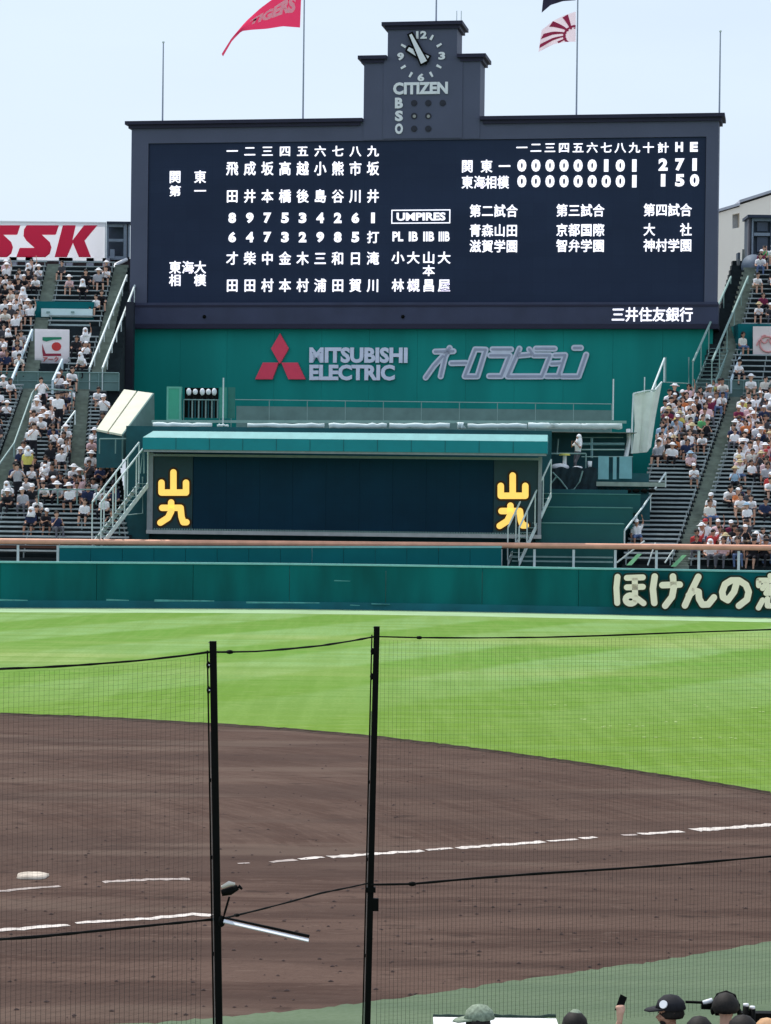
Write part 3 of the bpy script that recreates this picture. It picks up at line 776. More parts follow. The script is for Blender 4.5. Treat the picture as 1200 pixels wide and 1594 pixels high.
for bi, (T, xl, xr, i0, i1, words) in enumerate(BLOCKS):
    rowno = 0
    for i in range(i0, i1):
        D, z = rowdz(T, i); a, b_ = max(xl(D), at(-40, 700, D).x), min(xr(D), at(1235, 700, D).x)
        if b_-a < .6: continue
        rowno += 1; x = a+.3+g.uniform(0, .3); seat = 0
        while x < b_-.25:
            px, py = proj((x, D+.3, z+1.25))
            cl = random.Random(int(x//2.1)*131+int(D//1.9)*7+bi).uniform(.45, 1.30)
            if g.random() < density(px, py)*cl*(.88 if T is T1 else .9):
                seat += 1; cand.append((x, D, z, rowno, seat, words, px, py))
            x += g.uniform(.70, 1.0)
print('people', len(cand))
def describe(sh, hk, hc):
    return '%s shirt, %s' % (sh, 'dark '+hk if 'hair' in hk else hc+' '+hk)
cand.sort(key=lambda c: c[1])
crowd_far = []
for n_, (x, D, z, rowno, seat, words, px, py) in enumerate(cand):
    left = px < 600
    me, hd, ps = PM[g.randrange(len(PM))]; sh = pick(PAL_L if left else PAL_R)
    pant = g.choice(['black','black','grey','blue','tan'] if not left else ['black','black','grey','black'])
    q = g.random()
    if left: hk, hc = ('hair','') if q < .42 else (('cap','black') if q < .50 else (('cap','white') if q < .66 else (('brimmed hat','white') if q < .84 else (('towel','white') if q < .93 else ('long hair','')))))
    else: hk, hc = ('hair','') if q < .30 else (('long hair','') if q < .44 else (('cap','white') if q < .60 else (('cap','black') if q < .70 else (('brimmed hat','white') if q < .80 else (('brimmed hat','straw') if q < .88 else (('towel','white') if q < .93 else (('cap','red') if q < .96 else ('brimmed hat','pale blue'))))))))
    loc = (x, D+.28, z+.42); rz = g.uniform(-.5, .5); sc = g.uniform(1.36, 1.58)
    if n_ >= 300:
        crowd_far.append((me, hd, loc, rz, sc, sh, pant, hk, hc)); continue
    w0 = words.split(', ')
    lab = '%s, %s, %s row up, %s person from the left' % (describe(sh, hk, hc), words, ordn(rowno), ordn(seat))
    if len(lab.split()) > 18: lab = '%s, %s, %s row, %s from left' % (describe(sh, hk, hc), words.replace(' of the ', ' of '), ordn(rowno), ordn(seat))
    if len(lab.split()) > 16: lab = lab.replace('the ', '').replace(' of ', ' ').replace(' row up', ' row').replace(' person', '').replace(' shirt', '').replace('stand, ', '')
    lab = ' '.join(lab.split()[:16])
    person(me, hd, loc, rz, sh, pant, g.randrange(2), hk, hc, lab, sc=sc)
if crowd_far:
    vv, ff, mi, mats_, ix = [], [], [], [], {}
    def slot(mt):
        if mt.name not in ix: ix[mt.name] = len(mats_); mats_.append(mt)
        return ix[mt.name]
    for (me, hd, loc, rz, sc, sh, pant, hk, hc) in crowd_far:
        M = Matrix.Translation(loc) @ Matrix.Rotation(rz, 4, 'Z') @ Matrix.Scale(sc, 4)
        sl = [slot(SKIN[0]), slot(SHM[sh]), slot(PANT[pant]), slot(SHOE)]; h = hw(hk, hc)
        for (mm, MM, sls) in ((me, M, sl), (h, M @ Matrix.Translation(hd), [slot(h.materials[0])])):
            k = len(vv); vv += [tuple(MM @ v.co) for v in mm.vertices]
            for p in mm.polygons: ff.append(tuple(k+i for i in p.vertices)); mi.append(sls[p.material_index])
    me = bpy.data.meshes.new('distant_crowd'); me.from_pydata(vv, [], ff)
    for mt in mats_: me.materials.append(mt)
    me.polygons.foreach_set('material_index', mi); me.update()
    o = bpy.data.objects.new('distant_crowd', me); COL.objects.link(o)
    tag(o, 'spectators seated far up at the back of the upper stands', 'crowd', kind='stuff')
    print('far crowd', len(crowd_far))
# brass players with white helmets of horns among the left crowd
def standing(px, py_feet, D, z, mesh_i, shirt, pant, hk, hc, label, rz=0.0, sc=1.5):
    me, hd, ps = STP[mesh_i]; p = at(px, py_feet, D)
    return person(me, hd, (p.x, D, z), rz, shirt, pant, 0, hk, hc, label, sc=sc)
def floor1(D):
    i = int((D-T1['d0'])/T1['run']); return T1['z0']+T1['rise']*i
for (px, D, mi_, sh, pa, hk, hc, lb, rz) in [
    (66, 163.5, 1, 'white', 'black', 'hair', '', 'bandsman in white shirt with raised arms, standing highest by the walkway rail', .3),
    (92, 160.5, 0, 'white', 'black', 'cap', 'black', 'bandsman in white shirt and black cap standing below the walkway rail', -.2),
    (50, 155.5, 1, 'white', 'black', 'hair', '', 'bandsman in white shirt playing, standing near the aisle on the left', .5),
    (42, 152.0, 0, 'yellow', 'black', 'towel', 'white', 'person in yellow shirt under a white towel standing in the left stand', .4),
    (160, 160.5, 1, 'white', 'grey', 'cap', 'white', 'person in white shirt standing beside the slanted cream hatch roof', -.3),
    (30, 149.2, 1, 'light grey', 'black', 'hair', '', 'person in light grey shirt standing with raised arms, left lower stand', .2)]:
    standing(px, 770, D, floor1(D), mi_, sh, pa, hk, hc, lb, rz)

# ---------------------------------------------------------------- scoreboard building
BP = Plane(662, 178, R(9.5))
U = lambda px, py: BP.uz(px, py)
sb = thing('scoreboard', 'huge navy scoreboard with stepped clock tower above the centre field stand', 'scoreboard', BP.M)
uL, zT = U(205, 190); uR, zT2 = U(1119, 181); _, zB = U(662, 512)
zT = (zT+zT2)/2; DEP = 2.6
print('board', uL, uR, zT, zB)
u0, zs1 = U(231, 222); u1, zs0 = U(1096, 471)
_, zs1 = U(662, 218); _, zs0 = U(662, 471); _, zl = U(662, 477)
# body is a frame round the screen opening
fr = MB()
fr.box(uL, u0, 0, DEP, zs0, zT); fr.box(u1, uR, 0, DEP, zs0, zT); fr.box(u0, u1, 0, DEP, zs1, zT); fr.box(u0, u1, .5, DEP, zs0, zs1)
fr.build('frame', navy, sb)
MB().box(u0+.03, u1-.03, .12, .49, zs0+.02, zs1-.02).build('main_screen', screen_m, sb)
MB().box(uL-.12, uR+.12, -.22, DEP, zB+.35, zs0).build('lower_band', navy_low, sb)
MB().box(uL-.16, uR+.16, -.30, DEP+.05, zB, zB+.34).build('bottom_beam', navy_dk, sb)
MB().box(uL-.14, uR+.14, -.27, -.23, zs0-.32, zs0-.18).build('band_trim', navy_dk, sb)
def cornice(a, b, z, name='cornice', proj_=.42):
    mb = MB(); mb.box(a-proj_, b+proj_, -proj_, DEP+proj_, z-.16, z+.10); mb.box(a-.2, b+.2, -.2, DEP+.2, z-.42, z-.161)
    mb.build(name, navy_dk, sb)
ta0, zt2 = U(567, 90); ta1, _ = U(748, 90); tb0, zt1 = U(604, 38); tb1, _ = U(712, 38)
cornice(uL, ta0-.45, zT); cornice(ta1+.45, uR, zT)
MB().box(ta0, ta1, -.05, DEP, zT+.002, zt2).build('tower_lower_stage', navy, sb)
MB().box(tb0, tb1, -.05, DEP, zt2+.002, zt1).build('tower_upper_stage', navy, sb)
MB().box(ta0, ta1, -.05, -.002, zs1+.05, zT).build('tower_apron', navy, sb)
cornice(ta0, tb0-.45, zt2); cornice(tb1+.45, ta1, zt2); cornice(tb0, tb1, zt1)
a, _ = U(597, 150); b_, _ = U(720, 150)
MB().box(a, b_, -.11, -.055, zs1+.12, zt2-.3).build('clock_panel', navy, sb)
# clock
cu, cz = U(656, 88); k = 178/F_PX
ring = 33*k
for hnum in range(12):
    an = R(90-30*hnum)
    x, z_ = cu+ring*.98*math.cos(an), cz+ring*math.sin(an)
    if hnum % 3 == 0:
        char_obj({0:'12',3:'3',6:'6',9:'9'}[hnum], x, z_, (17 if hnum == 0 else 10.5)*k, 12*k, white_p, sb, -.14, .045, .03, 'clock_numeral', False)
    else:
        d = Vector((math.cos(an), 0, math.sin(an))); c = Vector((x, 0, z_)); nn = Vector((-d.z, 0, d.x))*.09
        pts = [c-d*.20+nn, c-d*.20-nn, c+d*.20-nn*.8, c+d*.20+nn*.8]
        MB().prism([(p.x, p.z) for p in pts], -.16, -.10).build('hour_mark', white_p, sb)
def hand(px, py, w0, w1, y):
    tu, tz = U(px, py); d = Vector((tu-cu, 0, tz-cz)); ln = d.length; d.normalize(); nn = Vector((-d.z, 0, d.x))
    c = Vector((cu, 0, cz))
    for (g_, mt, yy) in ((.13, black, y+.03), (0, white_p, y)):
        pts = [c-d*(.55+g_)+nn*(w0+g_), c-d*(.55+g_)-nn*(w0+g_), c+d*(ln+g_)-nn*(w1+g_), c+d*(ln+g_)+nn*(w1+g_)]
        MB().prism([(p.x, p.z) for p in pts], yy-.025, yy).build('clock_hand', mt, sb)
hand(640, 55, .24, .10, -.34); hand(636, 77, .26, .13, -.26)
uu, zz = U(655, 138)
char_obj('CITIZEN', uu, zz, 86*k, 19*k, white_p, sb, -.16, .045, .05, 'clock_lettering', False)
for ch, yy in (('B',161),('S',181),('O',201)):
    uu, zz = U(621.5, yy); char_obj(ch, uu, zz, 12.5*k, 16.5*k, white_p, sb, -.15, .05, .04, 'count_letter', False)
lamp_off = mat('unlit_count_lamp', (.015,.018,.03), .3, .1, 9); lamp_g = mat('grey_count_lamp', (.30,.30,.28), .3, .1, 9)
for yy, xs in ((161,(645,667,689.5)),(181,(645,667)),(201,(645,667))):
    for x in xs:
        uu, zz = U(x, yy); n0 = 12
        MB().prism([(uu+.24*math.cos(2*math.pi*j/n0), zz+.24*math.sin(2*math.pi*j/n0)) for j in range(n0)], -.15, -.1).build('count_lamp_hood', lamp_off, sb)
        MB().prism([(uu+.02+.12*math.cos(2*math.pi*j/n0), zz-.03+.12*math.sin(2*math.pi*j/n0)) for j in range(n0)], -.19, -.152).build('count_lamp', lamp_g if yy == 181 else lamp_off, sb)
# the text on the board
def row_text(txt, xs, y, w_=17.5, h_=20, em=True, off=.022, nm='character'):
    for ch, x in zip(txt, xs):
        if ch == ' ': continue
        uu, zz = U(x, y)
        e_ = em and ord(ch) > 255
        if e_: char_obj(ch, uu, zz, w_*k, h_*k, led_w, sb, .085, .004, .03, nm)
        else: char_obj(ch, uu, zz, w_*k*(.30 if ch == '1' else .62), h_*k*.82, led_w, sb, .085, off+.03, .03, nm, False)
X9 = [361+27.4*i for i in range(9)]
row_text('一二三四五六七八九', X9, 235, 19, 18)
row_text('飛成坂高越小熊市坂', X9, 262, 20, 23)
row_text('田井本橋後島谷川井', X9, 305, 20, 22)
row_text('897534261', X9, 339, 19.5, 20)
row_text('64732985打', X9, 369, 19.5, 20)
row_text('才柴中金木三和日滝', X9, 402, 20, 22)
row_text('田田村本村浦田賀川', X9, 444, 20, 22)
row_text('関東', (272,311), 275, 20, 21); row_text('第一', (272,311), 297, 20, 18)
row_text('東海大', (272,292,311), 416, 20, 21); row_text('相模', (272,311), 436, 20, 20)
XS = [812+21.9*i for i in range(10)]
row_text('一二三四五六七八九十計', XS+[1032], 229.5, 18, 17)
row_text('HE', (1057,1080), 228.5, 19, 18)
row_text('関東一', (727,757,785), 258.5, 19, 21); row_text('000000101', XS, 257.5, 22.5, 23, off=.03); row_text('271', (1032,1058,1081), 256, 22.5, 23)
row_text('東海相模', (727,746,764,783), 283.5, 18.5, 21); row_text('000000001', XS, 282, 22.5, 23); row_text('150', (1032,1058,1081), 280.5, 22.5, 23)
for cx, t1, t2, t3 in ((768,'第二試合','青森山田','滋賀学園'),(903,'第三試合','京都国際','智弁学園'),(1039,'第四試合','大  社','神村学園')):
    xs = [cx-28.5+19*i for i in range(4)]; dy = -(cx-768)*.005
    row_text(t1, xs, 328+dy, 18.5, 20.5); row_text(t2, xs, 358.5+dy, 18.5, 20.5); row_text(t3, xs, 383+dy, 18.5, 20.5)
row_text('小大山大', (619,643,667,691), 401, 21, 20); row_text('本', (667,), 421, 20, 18); row_text('林槻昌屋', (619,643,667,691), 444, 20, 21)
for s_, x in (('PL',619),('IB',643),('IIB',667),('IIIB',691)):
    uu, zz = U(x, 368); char_obj(s_, uu, zz, (17 if s_ != 'IB' else 14)*k, 15*k, led_w, sb, .085, .03, .03, 'character', False)
uu, zz = U(655, 337); char_obj('UMPIRES', uu, zz, 77*k, 12.5*k, led_w, sb, .085, .035, .03, 'heading', False)
a, z1_ = U(609, 326.5); b_, z0_ = U(700.5, 347.5); t = .075
mb = MB(); mb.box(a, b_, .06, .10, z1_-t, z1_); mb.box(a, b_, .06, .10, z0_, z0_+t); mb.box(a, a+t, .06, .10, z0_+t, z1_-t); mb.box(b_-t, b_, .06, .10, z0_+t, z1_-t)
mb.build('heading_box', led_w, sb)
for i, ch in enumerate('三井住友銀行'):
    uu, zz = BP.uz(962+21.2*i, 489.5, -.25); char_obj(ch, uu, zz, 21*k, 23*k, led_w, sb, -.25, .006, .03, 'sponsor_character')
for px in (318, 627):
    uu, zz = BP.uz(px, 493, -.25); MB().ball((uu, -.25, zz), .14, 10).build('band_lamp', black, sb, True)

# green wall under the board
gw = thing('scoreboard_wall', 'tall plain green wall under the navy scoreboard carrying maker emblem and letters', 'wall', BP.M)
NP = 12
for i in range(NP):
    a = uL+.25+(uR-uL-.5)*i/NP; b_ = uL+.25+(uR-uL-.5)*(i+1)/NP
    MB().box(a+.006, b_-.006, .35, DEP, 3.0, zB).build('wall_panel', wall_f, gw)
W = lambda px, py: BP.uz(px, py, .30)
def wpoly(pts): return [W(390+x/4.615, 510+y/4.615) for x, y in pts]
emb = thing('three_diamond_emblem', 'red three diamond emblem mounted on the green wall left of the letters', 'emblem', BP.M)
for pts in ([(215,42),(277,152),(213,262),(150,152)], [(205,252),(160,372),(36,372),(92,252)], [(225,252),(340,252),(397,372),(275,372)]):
    q = wpoly(pts); MB().prism(q[::-1], .10, .34).build('diamond', redp, emb)
lt = thing('maker_lettering', 'pale lavender two line Latin lettering beside the red diamond emblem', 'sign', BP.M)
def fit(s_, x0, x1, y0, y1, parent, mt, off, ext, nm, y):
    a, zb = W(x0, y1); b_, zt_ = W(x1, y0); char_obj(s_, (a+b_)/2, (zb+zt_)/2, b_-a, zt_-zb, mt, parent, y, off, ext, nm, False)
fit('MITSUBISHI', 482, 635, 541, 565, lt, letter_p, .045, .08, 'lettering_line', .20)
fit('ELECTRIC', 482, 615, 568, 592, lt, letter_p, .045, .08, 'lettering_line', .20)
at_ = thing('vision_lettering', 'pale slanted outlined katakana lettering at the right of the green wall', 'sign', BP.M)
A4 = lambda p: W(650+p[0]/4.286, 530+p[1]/4.286)
KATA = [[[(118,75),(240,72)], [(215,50),(185,110),(155,240)], [(170,105),(110,170),(55,248)]], [[(225,152),(325,150)]],
        [[(385,60),(315,240),(400,240),(455,62),(385,60)]], [[(500,60),(625,60)], [(485,100),(615,100),(560,238),(478,238)]],
        [[(680,55),(600,240),(700,240)], [(665,102),(745,95)]], [[(745,60),(770,92)], [(790,55),(915,55)], [(775,100),(885,100),(830,240),(700,240)]],
        [[(915,100),(985,98),(940,238),(860,238)], [(895,155),(955,152)]], [[(1045,50),(1090,50)], [(1125,95),(1075,240),(965,240)]]]
for st in KATA:
    strokes(at_, st, .44, mat('letter_edge', (.62,.66,.76), .45, .05, 3), .18, .36, A4, 'letter_edge')
    strokes(at_, st, .17, mat('letter_core', (.34,.37,.47), .5, .05, 3), .155, .177, A4, 'letter_core')

# flag poles and flags on the board roof
ROOF = zT+.10
def pole(px, top, label, base=None, r=.065, bk=DEP*.55):
    uu, _ = BP.uz(px, 185, bk); zt_ = BP.uz(px, top, bk)[1]; p = BP.M @ Vector((uu, bk, base or ROOF))
    t = thing('flagpole', label, 'flagpole', p, 'flagpoles on the scoreboard roof')
    h = zt_-(base or ROOF)
    MB().tube([(0,0,0),(0,0,h)], [r, r*.7], 8).build('pole', mat('grey_pole', (.30,.34,.42), .5, .1, 4), t)
    MB().box(-.16, .16, -.16, .16, 0, .10).build('base_plate', navy_dk, t)
    MB().ball((0,0,h+.06), .10, 8).build('finial', steel, t)
    return p
pole(253, 67, 'bare thin flagpole nearest the left end of the scoreboard roof')
P1 = pole(471.5, -70, 'flagpole left of the clock tower flying the red pennant')
pole(677, -60, 'flagpole standing on top of the clock tower', base=zt1+.10)
P2 = pole(897, -70, 'flagpole right of the clock tower flying two flags')
pole(1119.5, 50, 'bare thin flagpole nearest the right end of the scoreboard roof')
for j, px in enumerate((711, 718)):
    uu, z_ = BP.uz(px, 17, 1.2); p = BP.M @ Vector((uu, 1.2, zt1+.10))
    o = MB().tube([(0,0,0),(0,0,z_-zt1-.1)], .035, 6).build('lightning_rod', steel); o.location = p
    tag(o, 'short thin pale rod on the clock tower roof, %s of the pair' % ('left' if j == 0 else 'right'), 'rod')
def flag_mesh(name, fmap, D, mt, ns=26, nt_=10, parent=None, amp=.25, regions=None, lift=0):
    """cloth between photographed edges: fmap(s,t)->px,py; ripples in depth"""
    def P3(s, t, l=0.0):
        px, py = fmap(s, t); p = at(px, py, D+amp*math.sin(s*9+t*2)*s+l); return p
    mb = MB()
    if regions is None:
        for side in (0,):
            for i in range(ns+1):
                for j in range(nt_+1): mb.v.append(tuple(P3(i/ns, j/nt_, side)))
        q = (ns+1)*(nt_+1)
        for i in range(ns):
            for j in range(nt_):
                a = i*(nt_+1)+j; mb.f += [(a, a+1, a+nt_+2, a+nt_+1)]
    else:
        for (pts, faces) in regions:
            mb.add([P3(s, t, lift) for s, t in pts], faces)
    return mb.build(name, mt, parent, True, world=True)
def interp(tab, s):
    for i in range(len(tab)-1):
        if s <= tab[i+1][0] or i == len(tab)-2:
            a, b_ = tab[i], tab[i+1]; u = (s-a[0])/(b_[0]-a[0]); return tuple(a[k_]+(b_[k_]-a[k_])*u for k_ in range(1, len(a)))
TOPC = [(0,470,-38),(.2,450,-25),(.4,428,-4),(.6,405,13),(.75,382,34),(.88,360,60),(1,345,84)]
BOTC = [(0,467,43),(.2,440,41),(.4,415,45),(.6,392,46.5),(.75,376,48.5),(.88,361,64),(1,347,88)]
pen = lambda s, t: tuple(interp(TOPC, s)[q]*(1-t)+interp(BOTC, s)[q]*t for q in (0, 1))
fD = P1.y
red_flag = cloth('red_flag_cloth', (.80,.05,.14), .6); white_flag = cloth('white_flag_cloth', (.88,.84,.88), .6)
t = thing('pennant', 'long red pennant with white lettering streaming left from its pole', 'flag', P1+Vector((0,0,4)))
flag_mesh('cloth', pen, fD-.1, red_flag, parent=t)
vv, ff, bb = glyph('TIGERS', .06, .0, white_flag)
pts = [(1-(.10+.62*(1-(a-bb[0])/(bb[1]-bb[0])))*1.0, 1) for a, _, c in vv]
reg = [([(.68-.61*(a-bb[0])/(bb[1]-bb[0]), .70-.36*(c-bb[2])/(bb[3]-bb[2])) for a, _, c in vv], ff)]
flag_mesh('lettering', pen, fD-.1, white_flag, parent=t, regions=reg, lift=-.04)
TO2 = [(0,896,18),(.3,878,24),(.6,860,33),(1,843,47)]; BO2 = [(0,896,65),(.3,880,65.5),(.6,862,69),(1,838,81)]
sunf = lambda s, t_: tuple(interp(TO2, s)[q]*(1-t_)+interp(BO2, s)[q]*t_ for q in (0, 1))
D2f = P2.y-.1
t = thing('rayed_flag', 'white flag with red rays fanning out from the pole side, lower of two flags', 'flag', P2+Vector((0,0,4)))
flag_mesh('cloth', sunf, D2f, cloth('pinkish_flag_cloth', (.92,.76,.82), .6), parent=t)
regs = []; cx_, cy_ = .06, .78
for a0 in range(-22, 100, 24):
    def edge(an):
        dx, dy = math.cos(R(an)), -math.sin(R(an)); ts = []
        if dx > 0: ts.append((1-cx_)/dx)
        elif dx < 0: ts.append(-cx_/dx)
        if dy < 0: ts.append(-cy_/dy)
        elif dy > 0: ts.append((1-cy_)/dy)
        m_ = min(q for q in ts if q > 0); return m_
    P_ = []; Fc = []
    for q in range(7):
        for an in (a0-5.5, a0+5.5):
            r_ = .22+(min(edge(a0-5.5), edge(a0+5.5), edge(a0))*.99-.22)*q/6
            P_.append((cx_+r_*math.cos(R(an)), cy_-r_*math.sin(R(an))))
        if q: Fc.append((2*q-2, 2*q-1, 2*q+1, 2*q))
    if min(p[0] for p in P_) >= 0: regs.append((P_, Fc))
n0 = 20; ri = [(max(0, cx_+.23*math.cos(2*math.pi*j/n0)), min(1, cy_-.27*math.sin(2*math.pi*j/n0))) for j in range(n0)]
ro = [(max(0, cx_+.30*math.cos(2*math.pi*j/n0)), min(1, cy_-.35*math.sin(2*math.pi*j/n0))) for j in range(n0)]
regs.append((ri+ro, [(j, (j+1) % n0, (j+1) % n0+n0, j+n0) for j in range(n0)]))
flag_mesh('red_rays', sunf, D2f, mat('dark_red_print', (.40,.02,.08), .7, .05, 2), parent=t, regions=regs, lift=-.05)
TO3 = [(0,896,-30),(.5,870,-24),(1,846,-8)]; BO3 = [(0,896,.5),(.4,876,2),(.75,857,8),(1,843,20)]
t = thing('dark_flag', 'dark purple flag flying above the rayed flag, cut by the top edge', 'flag', P2+Vector((0,0,7)))
flag_mesh('cloth', lambda s, t_: tuple(interp(TO3, s)[q]*(1-t_)+interp(BO3, s)[q]*t_ for q in (0, 1)), D2f, mat('dark_purple_cloth', (.03,.022,.05), .7, .2, 2), parent=t)


# ---------------------------------------------------------------- lower message screen under its green roof
SP = Plane(535, 143.6, R(4.5))
V = lambda px, py, bk=0: SP.uz(px, py, bk)
ms = thing('message_screen', 'wide dark teal message screen with yellow characters at both ends under a green roof', 'screen', SP.M)
a, z1_ = V(230, 707); b_, z0_ = V(842, 833)
z1_ = V(535, 708)[1]; z0_ = V(535, 834)[1]
frm = mat('grey_screen_frame', (.24,.26,.29), .5, .1, 3)
MB().box(a, a+.34, -.1, 1.2, z0_, z1_).build('frame', frm, ms); MB().box(b_-.20, b_, -.1, 1.2, z0_, z1_).build('frame', frm, ms)
MB().box(a+.342, b_-.202, -.1, .25, z1_-.20, z1_-.06).build('frame', frm, ms)
MB().box(a-.02, b_+.02, -.16, 1.2, z0_-.02, z0_+.20).build('sill', mat('pale_sill', (.42,.43,.43), .6, .1, 3), ms)
x1, _ = V(300, 770); x2, _ = V(768, 770)
MB().box(a+.35, x1-.02, .03, .6, z0_+.23, z1_-.22).build('end_panel', mat('end_panel_led', (.010,.040,.052), .45, .12, .8), ms)
MB().box(x2+.02, b_-.21, .03, .6, z0_+.23, z1_-.22).build('end_panel', MATS['end_panel_led'], ms)
npan = 9
for i in range(npan):
    p = x1+(x2-x1)*i/npan; q = x1+(x2-x1)*(i+1)/npan
    MB().box(p+.004, q-.004, .08, .6, z0_+.30, z1_-.22).build('screen_module', lowscreen, ms)
mb = MB()
for i in range(150):
    p = a+.4+(b_-a-.7)*i/150; mb.box(p, p+.09, -.02, .07, z0_+.205, z0_+.30)
mb.build('vent_teeth', steel_d, ms)
c1 = lambda p: V(200+p[0]/2.857, 640+p[1]/2.857)
YAMA = [[(200,272),(200,360)], [(147,318),(147,362),(256,362),(256,318)]]
KYU = [[(150,430),(232,430),(236,470),(244,494),(258,494)], [(190,406),(190,446),(176,474),(142,496)]]
for dx in (0, 528*2.857):
    dyy = 5*2.857 if dx else 0
    for st in (YAMA, KYU):
        fn = lambda p: c1((p[0]+dx, p[1]+dyy))
        strokes(ms, st, .62, br_out, 0.0, .029, fn, 'character_outline')
        strokes(ms, st, .38, led_y, -.04, -.001, fn, 'character')
# roof: sloping pale strip, teal fascia, closed soffit
RP = Plane(538, 141.9, R(4.5)); rf = thing('screen_roof', 'long green metal canopy with pale sloping lip above the message screen', 'roof', RP.M)
a, _ = RP.uz(222, 690); b_, _ = RP.uz(852, 690)
zt_ = RP.uz(535, 673.5)[1]; zm = RP.uz(535, 684)[1]; zb_ = RP.uz(535, 706)[1]
mb = MB()
mb.add([(a,0,zb_+.12),(b_,0,zb_+.12),(b_,0,zm),(a,0,zm),(a,3.6,zb_+.12),(b_,3.6,zb_+.12),(b_,3.6,zm),(a,3.6,zm)],[(0,1,2,3),(7,6,5,4),(0,3,7,4),(1,5,6,2),(4,5,1,0)])
mb.build('fascia', teal_mid, rf)
MB().add([(a,-.002,zm),(b_,-.002,zm),(b_+.0,.42,zt_),(a+.55,.42,zt_),(a,3.6,zm+.001),(b_,3.6,zm+.001),(b_,3.2,zt_+.01),(a+.5,3.2,zt_+.01)],
    [(0,1,2,3),(3,2,6,7),(7,6,5,4),(0,3,7,4),(1,5,6,2)]).build('sloping_lip', cyan_cap, rf)
MB().box(a+.05, b_-.05, .06, .25, zb_-.02, zb_+.118).build('drip_edge', frm, rf)
for i in range(1, 12):
    x = a+(b_-a)*i/12; MB().box(x-.012, x+.012, -.018, -.003, zb_+.13, zm-.01).build('seam', teal_dark, rf)
# back structure behind screen and roof
hb = thing('deck_block', 'dark green block carrying the flat deck behind the message screen', 'wall', at(600, 700, 146))
A, B = at(196, 700, 146.6), at(978, 700, 146.6)
zd = at(600, 668, 148).z
MB().box(A.x, B.x, 146.6, 149.4, 2.0, 7.0).build('block', teal_dark, hb, world=True)
MB().box(A.x, at(856, 700, 148).x, 146.6, 175, 7.0, zd-.02).build('deck_body', teal_dark, hb, world=True)
MB().box(at(856, 700, 152).x+.01, at(985, 700, 152).x, 152, 175, 7.0, zd-.02).build('deck_body', teal_dark, hb, world=True)
MB().box(A.x, at(985, 700, 152).x, 149.6, 175.2, zd-.018, zd+.02).build('deck', conc, hb, world=True)
# rolled white tarpaulins along the deck edge
g = random.Random(5)
for i, (x0, x1, th_) in enumerate(((238,330,.16),(338,356,.07),(385,505,.13),(512,602,.15),(606,700,.15),(712,722,.2),(728,820,.13),(822,905,.19),(905,968,.20))):
    pts = []; rr = []; yb = lambda x: 662+(x-238)*.0017
    for q in range(13):
        x = x0+(x1-x0)*q/12; p = at(x, yb(x), 150.0 if x < 850 else 151.7); pts.append(p+Vector((0,0,g.uniform(-.03,.03)))); rr.append(th_*g.uniform(.8, 1.15))
    o = MB().tube(pts, rr, 8).build('rolled_tarpaulin', mat('bleached_tarp', (.62,.72,.72), .7, .06, 2), None, True)
    tag(o, 'pale rolled tarpaulin on the deck edge, %s from the left' % ordn(i+1), 'tarpaulin', 'rolled tarpaulins on the deck edge')
A, B = at(236, 655.5, 150.9), at(975, 656.5, 150.9)
o = MB().quadbox([(A.x,A.y,A.z-.10),(B.x,B.y,B.z-.10),(B.x,B.y,B.z+.06),(A.x,A.y,A.z+.06)],[(A.x,A.y+.2,A.z-.10),(B.x,B.y+.2,B.z-.10),(B.x,B.y+.2,B.z+.06),(A.x,A.y+.2,A.z+.06)]).build('deck_kerb', mat('kerb_green', (.22,.36,.33), .7, .1, 2))
tag(o, 'thin grey green kerb running behind the rolled tarpaulins', 'kerb')
KD = 160
A, B = at(368, 632, KD), at(952, 634, KD)
o = MB().box(A.x, B.x, KD, KD+.4, at(600,654,KD).z-.8, A.z).build('deck_wall', conc_l); tag(o, 'long grey low wall at the back of the deck under the green wall', 'wall')
def wrail(px0, px1, py, D, zbase, n_, label, r=.03, mt=None):
    A = at(px0, py, D); B = at(px1, py+1, D); return rail('deck_rail', label, (A.x, D, zbase), (B.x, D, zbase), A.z-zbase, n_, r, mt or steel_d, False)
wrail(360, 952, 622, 159.4, zd, 11, 'thin green rail across the deck in front of the grey wall')
def post(px, py0, py1, D, label, r=.05, mt=None):
    A = at(px, py0, D); B = at(px, py1, D)
    o = MB().tube([(0,0,0),(0,0,A.z-B.z)], r, 6).build('post', mt or steel); o.location = B; MB_lbl = tag(o, label, 'post', 'thin posts on the deck'); return o
post(347, 588, 661, 150.6, 'tall pale post standing on the left part of the deck')
post(954, 590, 654, 158, 'thin pale post at the right end of the deck rail')
post(1003, 587, 612, 158, 'short pale post just left of the right stair rail', .04)
# green cabinet panels and five white headed stands
gp = mat('mint_green_panel', (.055,.36,.24), .5, .06, 2)
def panel(x0, x1, y0, y1, D, nm, mt, label, dep=.4, frm_=None):
    A = at(x0, y1, D); B = at(x1, y0, D); t = thing(nm, label, nm.replace('_', ' ').split()[-1], Vector(((A.x+B.x)/2, D, A.z)))
    e = .12 if frm_ else 0
    MB().box(A.x+e, B.x-e, D, D+dep, A.z+e, B.z-e).build('board', mt, t, world=True)
    if frm_:
        f = MB(); f.box(A.x, A.x+e, D-.03, D+dep, A.z, B.z); f.box(B.x-e, B.x, D-.03, D+dep, A.z, B.z); f.box(A.x+e, B.x-e, D-.03, D+dep, B.z-e, B.z); f.box(A.x+e, B.x-e, D-.03, D+dep, A.z, A.z+e)
        f.build('frame', frm_, t, world=True)
    return t
panel(259, 282, 602, 655, 152.5, 'green_cabinet', gp, 'bright mint green cabinet standing at the left end of the deck', .8, mat('mint_frame', (.13,.42,.33), .5, .05, 3))
